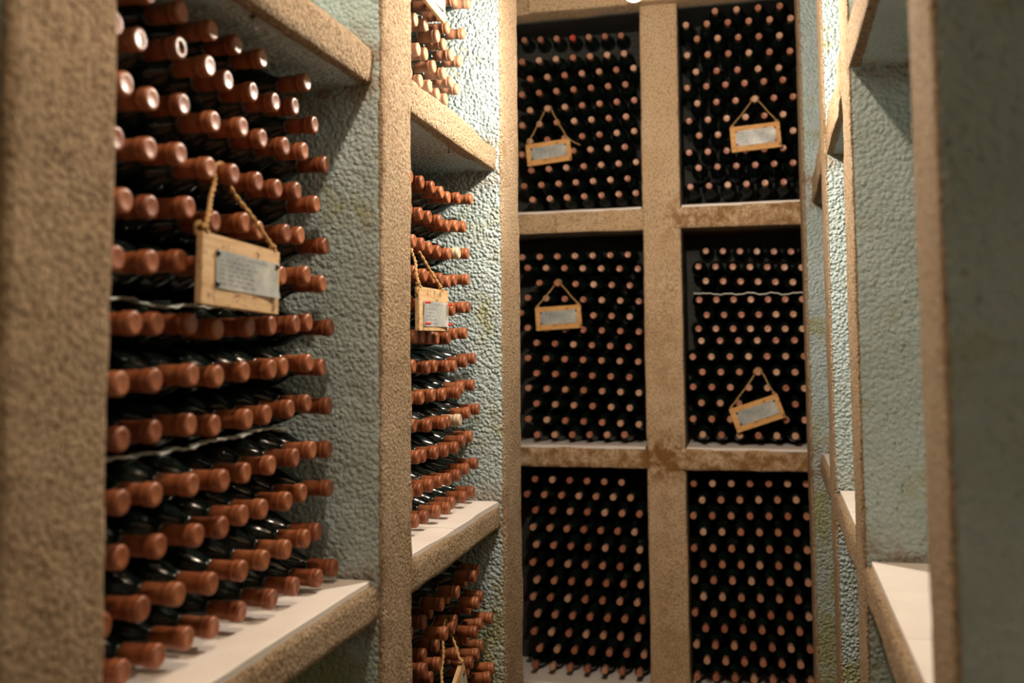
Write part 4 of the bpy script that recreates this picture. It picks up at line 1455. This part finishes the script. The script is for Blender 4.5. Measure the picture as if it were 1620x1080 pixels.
lay('NEAR_MIDDLE', NEAR_MIDDLE, True, 'large near left niche', 'bottles in the large near left niche', 'russet')
lay('FAR_MIDDLE', FAR_MIDDLE, True, 'narrow middle niche behind pier', 'bottles in the narrow middle niche', 'russet')
lay('FAR_TOP', FAR_TOP, True, 'top niche left of centre', 'bottles in the top niche left of centre', 'brown')
lay('FAR_BOTTOM', FAR_BOTTOM, False, 'bottom niche left of centre', 'bottles in the bottom niche left of centre', 'russet')

def lay_rear(nm, data, keep, place=None, group=None):
    rows = table(data)
    per = {}
    for row, k, v in rows:
        per[row] = max(per.get(row, 0), k)
    for row, k, v in rows:
        M = frame(Vector((v[0], v[1], v[2] + Z0)), (v[3], v[4] + Z0), 'y')
        if row in keep:
            lab = 'copper-capped wine bottle, %s from left in %s row down, %s' % (ORD[per[row] - k + 1], ORD[row + 1], place)
            place_bottle(M, 'copper', lab, group, True)
        else:
            rest.append(M)
            rest_look.append('red' if (nm == 'RLT' and row == 0 and k == 4) else 'copper')
lay_rear('RRM', REAR_RIGHT_MIDDLE, (2, 3, 4, 5, 6, 7, 8), 'right middle rear niche', 'bottles in the right middle rear niche')
for nm, d in (('RRB', REAR_RIGHT_BOTTOM), ('RLB', REAR_LEFT_BOTTOM), ('RLM', REAR_LEFT_MIDDLE), ('RLT', REAR_LEFT_TOP), ('RRT', REAR_RIGHT_TOP)):
    lay_rear(nm, d, ())
# lower rows of the bottom left niche, below the picture, carry the ones in it
zz, j = Z0 - 1.38 + R_SIDE, 0
while zz < Z0 - 0.93:
    y = 1.952 + R_SIDE + .004 + (0.037 if j % 2 else 0)
    while y < 2.755 - R_SIDE:
        rest.append(frame(Vector((LX - .08, y, zz)), (y, zz), 'x'))
        rest_look.append('russet')
        y += 0.0765
    zz += 0.0665
    j += 1

V, F, MI, RN = [], [], [], []
gv_, gf_, cv_, cf_ = np.array(gv2), np.array(gf2), np.array(cv2), np.array(cf2)
slots = {'copper': 1, 'russet': 2, 'brown': 3, 'red': 4}
off = 0
for M, lk in zip(rest, rest_look):
    A = np.array(M)
    rnd = random.random()
    g = gv_.copy()
    c_ = cv_
    if lk in ('russet', 'brown'):
        big = np.linalg.norm(g[:, :2], axis=1, keepdims=True) > 0.017
        g[:, :2] *= np.where(big, R_SIDE / R_REAR, 1 / 0.88)
        c_ = cv_ * np.array([1 / 0.88, 1 / 0.88, 1.0])
    for vv, ff, mi in ((g, gf_, 0), (c_, cf_, slots[lk])):
        V.append(vv @ A[:3, :3].T + A[:3, 3])
        F.append(ff + off)
        MI.append(np.full(len(ff), mi))
        RN.append(np.full(len(vv), rnd))
        off += len(vv)
me = mesh_np('wine_bottles', np.concatenate(V), np.concatenate(F), True, {'rnd': np.concatenate(RN)})
o = link('wine_bottles', me, [MAT_GLASS, MAT_CAP_REAR, MAT_CAP, MAT_CAP_BROWN, MAT_CAP_RED])
me.polygons.foreach_set('material_index', np.concatenate(MI).astype(np.int32))
o['kind'] = 'stuff'
tag(o, 'remaining copper-capped wine bottles filling the other rear niches', 'bottles')

# ------------------------------------------------------------------ rope, boards, paper
def sweep(points, radius, seg=8):
    P = [Vector(p) for p in points]
    V, F = [], []
    n = len(P)
    up = Vector((0.3, 0.2, 1)).normalized()
    for i, p in enumerate(P):
        t = (P[min(i + 1, n - 1)] - P[max(i - 1, 0)]).normalized()
        a = t.cross(up)
        a = a.normalized() if a.length > 1e-4 else Vector((1, 0, 0))
        b = t.cross(a).normalized()
        r = radius(i / (n - 1)) if callable(radius) else radius
        for s in range(seg):
            an = 2 * math.pi * s / seg
            V.append(p + a * r * math.cos(an) + b * r * math.sin(an))
    for i in range(n - 1):
        for s in range(seg):
            q0, q1 = i * seg + s, i * seg + (s + 1) % seg
            F.append((q0, q1, q1 + seg, q0 + seg))
    return V, F

def merge(parts):
    V, F = [], []
    for v, f in parts:
        k = len(V)
        V += [tuple(p) for p in v]
        F += [tuple(i + k for i in q) for q in f]
    return V, F

def densify(pts, step=0.003):
    """Smooth Catmull-Rom run through the points."""
    P = [Vector(p) for p in pts]
    out = []
    for i in range(len(P) - 1):
        p0, p1, p2, p3 = P[max(i - 1, 0)], P[i], P[i + 1], P[min(i + 2, len(P) - 1)]
        m = max(2, int((p2 - p1).length / step))
        for j in range(m):
            t = j / m
            out.append(0.5 * ((2 * p1) + (-p0 + p2) * t + (2 * p0 - 5 * p1 + 4 * p2 - p3) * t * t + (-p0 + 3 * p1 - 3 * p2 + p3) * t ** 3))
    out.append(P[-1])
    return out

def rope(pts, r, seed):
    """Two strands twisted round each other, with a little wander."""
    P = densify(pts)
    rs = random.Random(seed)
    ph = rs.uniform(0, 6)
    W = [p + Vector((math.sin(i * .31 + ph), math.sin(i * .23 + 2 * ph), math.cos(i * .27 + ph))) * r * 0.35 for i, p in enumerate(P)]
    parts = []
    for s in (0, 1):
        Q = []
        for i, p in enumerate(W):
            t = (W[min(i + 1, len(W) - 1)] - W[max(i - 1, 0)]).normalized()
            a = t.cross(Vector((0.2, 0.9, 0.3))).normalized()
            b = t.cross(a)
            an = i * 0.75 + s * math.pi
            Q.append(p + (a * math.cos(an) + b * math.sin(an)) * r * 0.5)
        parts.append(sweep(Q, r * 0.62, 6))
    return merge(parts)

def scribble(x0, x1, z, h, seed):
    """A line of illegible handwriting as a thin ribbon in the (x, z) plane."""
    rs = random.Random(seed)
    parts = []
    x = x0
    while x < x1:
        wl = rs.uniform(0.010, 0.024)
        pts = []
        n = int(wl / 0.0011)
        for i in range(n):
            pts.append((x + i * 0.0011, z + rs.uniform(-h, h) * (1.0 if i % 3 else 1.5)))
        V, F = [], []
        for (px, pz) in pts:
            V += [(px, 0, pz - 0.0006), (px, 0, pz + 0.0006)]
        for i in range(len(pts) - 1):
            F.append((2 * i, 2 * i + 2, 2 * i + 3, 2 * i + 1))
        if F:
            parts.append((V, F))
        x += wl + rs.uniform(0.003, 0.006)
    return parts

def hanging_sign(centre, normal_axis, tilt, w, h, neck, label, paper, lines, wood_mat, ink_seed, tacks='dark', thick=0.010, ends=None, r=0.0030, tail=None, burn=False):
    """Board with a pinned paper, hung by a twine looped round a bottle neck.
    Local frame: x along the board, z up, -y towards the room."""
    t = empty('hanging_sign', (0, 0, 0))
    if normal_axis == 'x':       # faces +X; local x runs along +Y
        R = Matrix(((0, -1, 0, 0), (1, 0, 0, 0), (0, 0, 1, 0), (0, 0, 0, 1)))
    else:                        # faces -Y; local x runs along +X
        R = Matrix.Rotation(BM, 4, 'Z')
    M = Matrix.Translation(centre) @ R @ Matrix.Rotation(math.radians(-tilt), 4, 'Y')
    t.matrix_world = M
    Mi = M.inverted()
    import bmesh
    bm = bmesh.new()
    bmesh.ops.create_cube(bm, size=1)
    for v in bm.verts:
        v.co = Vector((v.co.x * w, (v.co.y + 0.5) * thick, v.co.z * h))
    bmesh.ops.bevel(bm, geom=bm.edges[:], offset=0.0013, segments=2, affect='EDGES')
    me = bpy.data.meshes.new('board')
    bm.to_mesh(me)
    bm.free()
    link('board', me, wood_mat, t)
    # paper with one lifting corner
    px0, px1, pz0, pz1 = paper
    V, F = [], []
    nx, nz = 24, 10
    def py(u, v):
        lift = max(0, (u - 0.62) / 0.38) ** 2 * max(0, 0.45 - v) / 0.45 * 0.006
        return -0.0009 - 0.0008 * (0.5 + 0.5 * math.sin(u * 11 + v * 3)) - lift
    for i in range(nx + 1):
        for j in range(nz + 1):
            u, v = i / nx, j / nz
            V.append((px0 + (px1 - px0) * u, py(u, v), pz0 + (pz1 - pz0) * v))
    for i in range(nx):
        for j in range(nz):
            a = i * (nz + 1) + j
            F.append((a, a + nz + 1, a + nz + 2, a + 1))
    pp = link('paper', mesh_np('paper', V, F), MAT_PAPER, t)
    parts = []
    pw, ph = px1 - px0, pz1 - pz0
    for li, (a, b, zf, hh) in enumerate(lines):
        for Vs, Fs in scribble(px0 + a * pw, px0 + b * pw, pz0 + zf * ph, hh, ink_seed * 31 + li):
            Vn = []
            for (x, y, z) in Vs:
                u = (x - px0) / pw
                v = (z - pz0) / ph
                Vn.append((x, py(min(u, 1), v) - 0.0004, z))
            parts.append((Vn, Fs))
    if parts:
        V, F = merge(parts)
        link('handwriting', mesh_np('handwriting', V, F, False), MAT_INK, pp)
    if burn:
        parts = []
        rs = random.Random(5)
        zt = h / 2 - 0.012
        glyphs = [[(0, -.010), (.004, .010), (.009, -.010)], [(0, -.010), (.001, .008)], [(0, -.009), (.003, .009), (.007, -.002), (.012, .009), (.014, -.009)],
                  [(0, .004), (.003, -.007), (.009, -.006), (.010, .004)], [(.009, -.009), (.009, .007), (.003, .008), (.002, .001), (.008, .001)]]
        x = -0.055
        for g in glyphs:
            for a, b in zip(g[:-1], g[1:]):
                d = Vector((b[0] - a[0], 0, b[1] - a[1]))
                nrm = Vector((-d.z, 0, d.x)).normalized() * 0.0007
                A, B = Vector((x + a[0], -0.0006, zt + a[1] * .8)), Vector((x + b[0], -0.0006, zt + b[1] * .8))
                parts.append(([A - nrm, B - nrm, B + nrm, A + nrm], [(0, 1, 2, 3)]))
            x += 0.024
        V, F = merge(parts)
        link('burnt_marks', mesh_np('burnt_marks', V, F, False), MAT_BURN, t)
    # tacks
    for ix, (tx, tz) in enumerate(((px0 + .004, pz0 + .006), (px1 - .004, pz0 + .006), (px0 + .004, pz1 - .005), (px1 - .004, pz1 - .005))):
        if tacks == 'red':
            prof = [(0.0, .0006), (.003, .0007), (.004, .0034), (.006, .0030), (.010, .0022), (.013, .0034), (.0150, .0037), (.0155, .0001)]
        else:
            prof = [(0.0, .0048), (.0015, .0047), (.003, .0036), (.0036, .0001)]
        v, f = lathe(prof, 14)
        v = [(tx + a, -0.0012 - c, tz + b) for a, b, c in v]
        link('tack', mesh_np('tack', v, [q[::-1] for q in f]), MAT_TACK_RED if tacks == 'red' else MAT_TACK_DARK, t)
    # twine in the same local frame
    nk = Mi @ Vector(neck)
    xl, xr = ends if ends else (-w / 2 + .012, w / 2 - .012)
    top = h / 2
    rr = 0.0135 + r * 1.15
    pts = [(xl, thick * .5, top - .004), (xl, thick * .3, top + .006)]
    # tangent points on the neck circle
    for xe, side in ((xl, -1),):
        pass
    a0 = math.radians(198)
    arc = [(nk.x + rr * math.cos(a0 - math.radians(216) * q / 10), nk.y, nk.z + rr * math.sin(a0 - math.radians(216) * q / 10)) for q in range(11)]
    pts += [tuple(Vector(pts[-1]).lerp(Vector(arc[0]), 0.5) + Vector((0.001, 0, -0.001)))]
    pts += arc
    end = (xr, thick * .3, top + .006)
    pts += [tuple(Vector(arc[-1]).lerp(Vector(end), 0.5) + Vector((-0.001, 0, -0.001))), end, (xr, thick * .5, top - .004)]
    parts = [rope(pts, r, ink_seed)]
    for xe in (xl, xr):          # knots
        kn = [(xe + .0045 * math.cos(a) * (1 + .2 * math.sin(3 * a)), thick * .4 + .004 * math.sin(2 * a), top + .004 + .0045 * math.sin(a)) for a in [i * .7 for i in range(13)]]
        parts.append(rope(kn, r * 0.9, ink_seed + 3))
    if tail:
        parts.append(rope(tail, r * 0.85, ink_seed + 9))
    V, F = merge(parts)
    link('twine', mesh_np('twine', V, F), MAT_TWINE, t)
    tag(t, label, 'sign', 'wooden signs hung on the bottles')
    return t

FULL = [(.30, .72, .88, .0022), (.06, .50, .74, .0013), (.06, .62, .62, .0013), (.06, .55, .50, .0013), (.06, .58, .38, .0013), (.06, .52, .26, .0013), (.06, .60, .14, .0013)]
FAINT = [(.10, .55, .80, .002), (.10, .7, .60, .0018), (.10, .62, .42, .0018), (.10, .7, .24, .0018)]
hanging_sign((-0.728, 1.3471, Z0 + .1104), 'x', -2.0, .234, .1010, SIGN_NECKS[0],
             'large blurred wooden sign with grey paper hung in the large near left niche', (-.081, .108, -.025, .030), FULL, MAT_WOOD, 1,
             r=0.0036, tail=[(-.108, .004, .054), (-.118, .003, .062), (-.125, .006, .055), (-.122, .006, .044)], ends=(-.106, .098))
hanging_sign((-0.728, 2.2776, Z0 + .0924), 'x', 0.4, .230, .1016, SIGN_NECKS[1],
             'pale wooden sign with a paper held by four red pins in the narrow middle niche', (-.086, .103, -.040, .020),
             [(.40, .85, .88, .0026), (.10, .45, .68, .0016), (.14, .42, .54, .0016), (.10, .40, .40, .0016), (.10, .50, .26, .0016), (.2, .6, .12, .0016)], MAT_WOOD, 2,
             tacks='red', r=0.0038, burn=True, ends=(-.108, .062), tail=[(-.108, .004, .052), (-.117, .003, .046), (-.122, .003, .036), (-.114, .002, .032)])
def back_at(x, z, rec):
    return (x, by(x) + rec, Z0 + z)
for (cx, cz, tl, ww, hh, neck, lab, seed, wd, tk, tail) in (
        (-.8452, .8695, 5.1, .204, .099, SIGN_NECKS[2], 'orange wooden sign with loose twine end in the top left rear niche', 3, MAT_WOOD_ORANGE, 'dark',
         [(.098, .003, .050), (.112, .003, .036), (.128, .004, .022), (.146, .003, .012)]),
        (.0538, .8798, 3.6, .206, .109, SIGN_NECKS[3], 'orange wooden sign hanging in the top right rear niche', 4, MAT_WOOD_ORANGE, 'red', None),
        (-.8096, .1309, 3.1, .206, .1026, SIGN_NECKS[4], 'orange wooden sign hanging nearly level in the left middle rear niche', 5, MAT_WOOD_ORANGE, 'dark', None),
        (.0316, -.2803, 19.1, .208, .1027, SIGN_NECKS[5], 'steeply tilted orange wooden sign in the right middle rear niche', 6, MAT_WOOD_ORANGE, 'dark', None)):
    hanging_sign(back_at(cx, cz, .047), 'y', tl, ww, hh, neck, lab, (-ww / 2 + .022, ww / 2 - .018, -hh / 2 + .024, hh / 2 - .020), FAINT, wd, seed,
                 tacks=tk, r=0.0030, tail=tail)
hanging_sign((-0.712, 2.214, Z0 + .862), 'x', -3.0, .224, .1016, SIGN_NECKS[6],
             'yellowish wooden sign cut off by the top edge in the top niche', (-.090, .094, -.030, .030), FULL, MAT_WOOD, 7, r=0.003)
hanging_sign((-0.700, 2.340, Z0 - .860), 'x', 27.0, .224, .1016, SIGN_NECKS[7],
             'wooden sign whose corner and twine show in the bottom niche', (-.090, .094, -.030, .030), FULL, MAT_WOOD, 8, r=0.0036)

# ------------------------------------------------------------------ wavy strips between rows
def strip(pts, depth_axis, depth, thick, mat, label):
    P = densify(pts, 0.006)
    V, F = [], []
    for i, p in enumerate(P):
        z = 0.0012 * math.sin(i * 1.3)
        d = Vector((-depth, 0, 0)) if depth_axis == 'x' else Vector((0, depth, 0))
        for q, zz in ((Vector((0, 0, 0)), thick / 2), (d, thick / 2), (d, -thick / 2), (Vector((0, 0, 0)), -thick / 2)):
            V.append(p + q + Vector((0, 0, z + zz)))
    for i in range(len(P) - 1):
        for j in range(4):
            a, b = i * 4 + j, i * 4 + (j + 1) % 4
            F.append((a, b, b + 4, a + 4))
    F += [(0, 1, 2, 3), tuple(len(V) - 4 + k for k in (3, 2, 1, 0))]
    o = link('separator_strip', mesh_np('separator_strip', V, F), mat)
    tag(o, label, 'strip', 'wavy strips between bottle rows')
    return o
W1 = [(1.08, .070), (1.196, .072), (1.231, .074), (1.269, .067), (1.301, .066), (1.342, .065), (1.386, .071), (1.442, .068), (1.481, .072), (1.527, .068)]
W2 = [(1.08, -.148), (1.206, -.145), (1.245, -.148), (1.283, -.146), (1.326, -.152), (1.348, -.146), (1.391, -.151), (1.437, -.145), (1.486, -.145), (1.559, -.146), (1.604, -.141), (1.689, -.144), (1.741, -.162)]
W3 = [(-.22, .225), (-.187, .225), (-.15, .224), (-.113, .218), (-.075, .222), (-.03, .217), (.016, .224), (.062, .215), (.107, .222), (.152, .212), (.188, .218), (.223, .219), (.245, .211)]
strip([(-.838, y, Z0 + z) for y, z in W1], 'x', .02, .0035, MAT_STRIP, 'upper thin wavy strip below the sign in the large near left niche')
strip([(-.838, y, Z0 + z) for y, z in W2], 'x', .02, .0035, MAT_STRIP, 'lower thin wavy strip between bottle rows in the large near left niche')
strip([(x, by(x) + .068, Z0 + z) for x, z in W3], 'y', .05, .004, MAT_STRIP_WHITE, 'white wavy strip across the right middle rear niche')

# ------------------------------------------------------------------ hooks under the upper shelf
for y, lab in ((1.345, 'small iron hook in the shelf underside above the large near niche'), (2.36, 'small iron hook in the shelf underside above the narrow middle niche')):
    x = LX - .040
    pts = [(x, y, Z0 + .512), (x, y, Z0 + .495)] + [(x, y + .006 - .006 * math.cos(a), Z0 + .491 - .006 * math.sin(a)) for a in [i * .4 for i in range(9)]]
    v, f = sweep(densify(pts, .002), .0014, 8)
    k, kf = lathe([(0, .0001), (0, .005), (.002, .0045), (.002, .0001)], 12)
    k = [(x + a, y + b, Z0 + .5015 + c) for a, b, c in k]
    V, F = merge([(v, f), (k, kf)])
    tag(link('ceiling_hook', mesh_np('ceiling_hook', V, F), MAT_HOOK), lab, 'hook')

# ------------------------------------------------------------------ bare bulbs
for i, (x, y, z, s, tint) in enumerate(LAMPS):
    t = empty('pendant_lamp', (x, y, Z0 + z))
    v, f = lathe([(-.034, .0001), (-.032, .011), (-.024, .0225), (-.010, .0295), (.004, .0295), (.018, .022), (.030, .0145), (.040, .0135)], 20)
    link('light_bulb', mesh_np('light_bulb', v, f), bulb_mat(s, tint), t)
    v, f = lathe([(.038, .0001), (.038, .019), (.075, .019), (.082, .010), (.090, .0001)], 20)
    link('socket', mesh_np('socket', v, f), MAT_SOCKET, t)
    v, f = sweep([(0, 0, .088), (0, 0, CEIL - Z0 - z)], .003, 8)
    link('cord', mesh_np('cord', v, f), MAT_SOCKET, t)
    tag(t, ['bare glowing bulb at the top edge before the rear wall', 'bare bulb hanging above the picture near the first piers'][i], 'lamp')
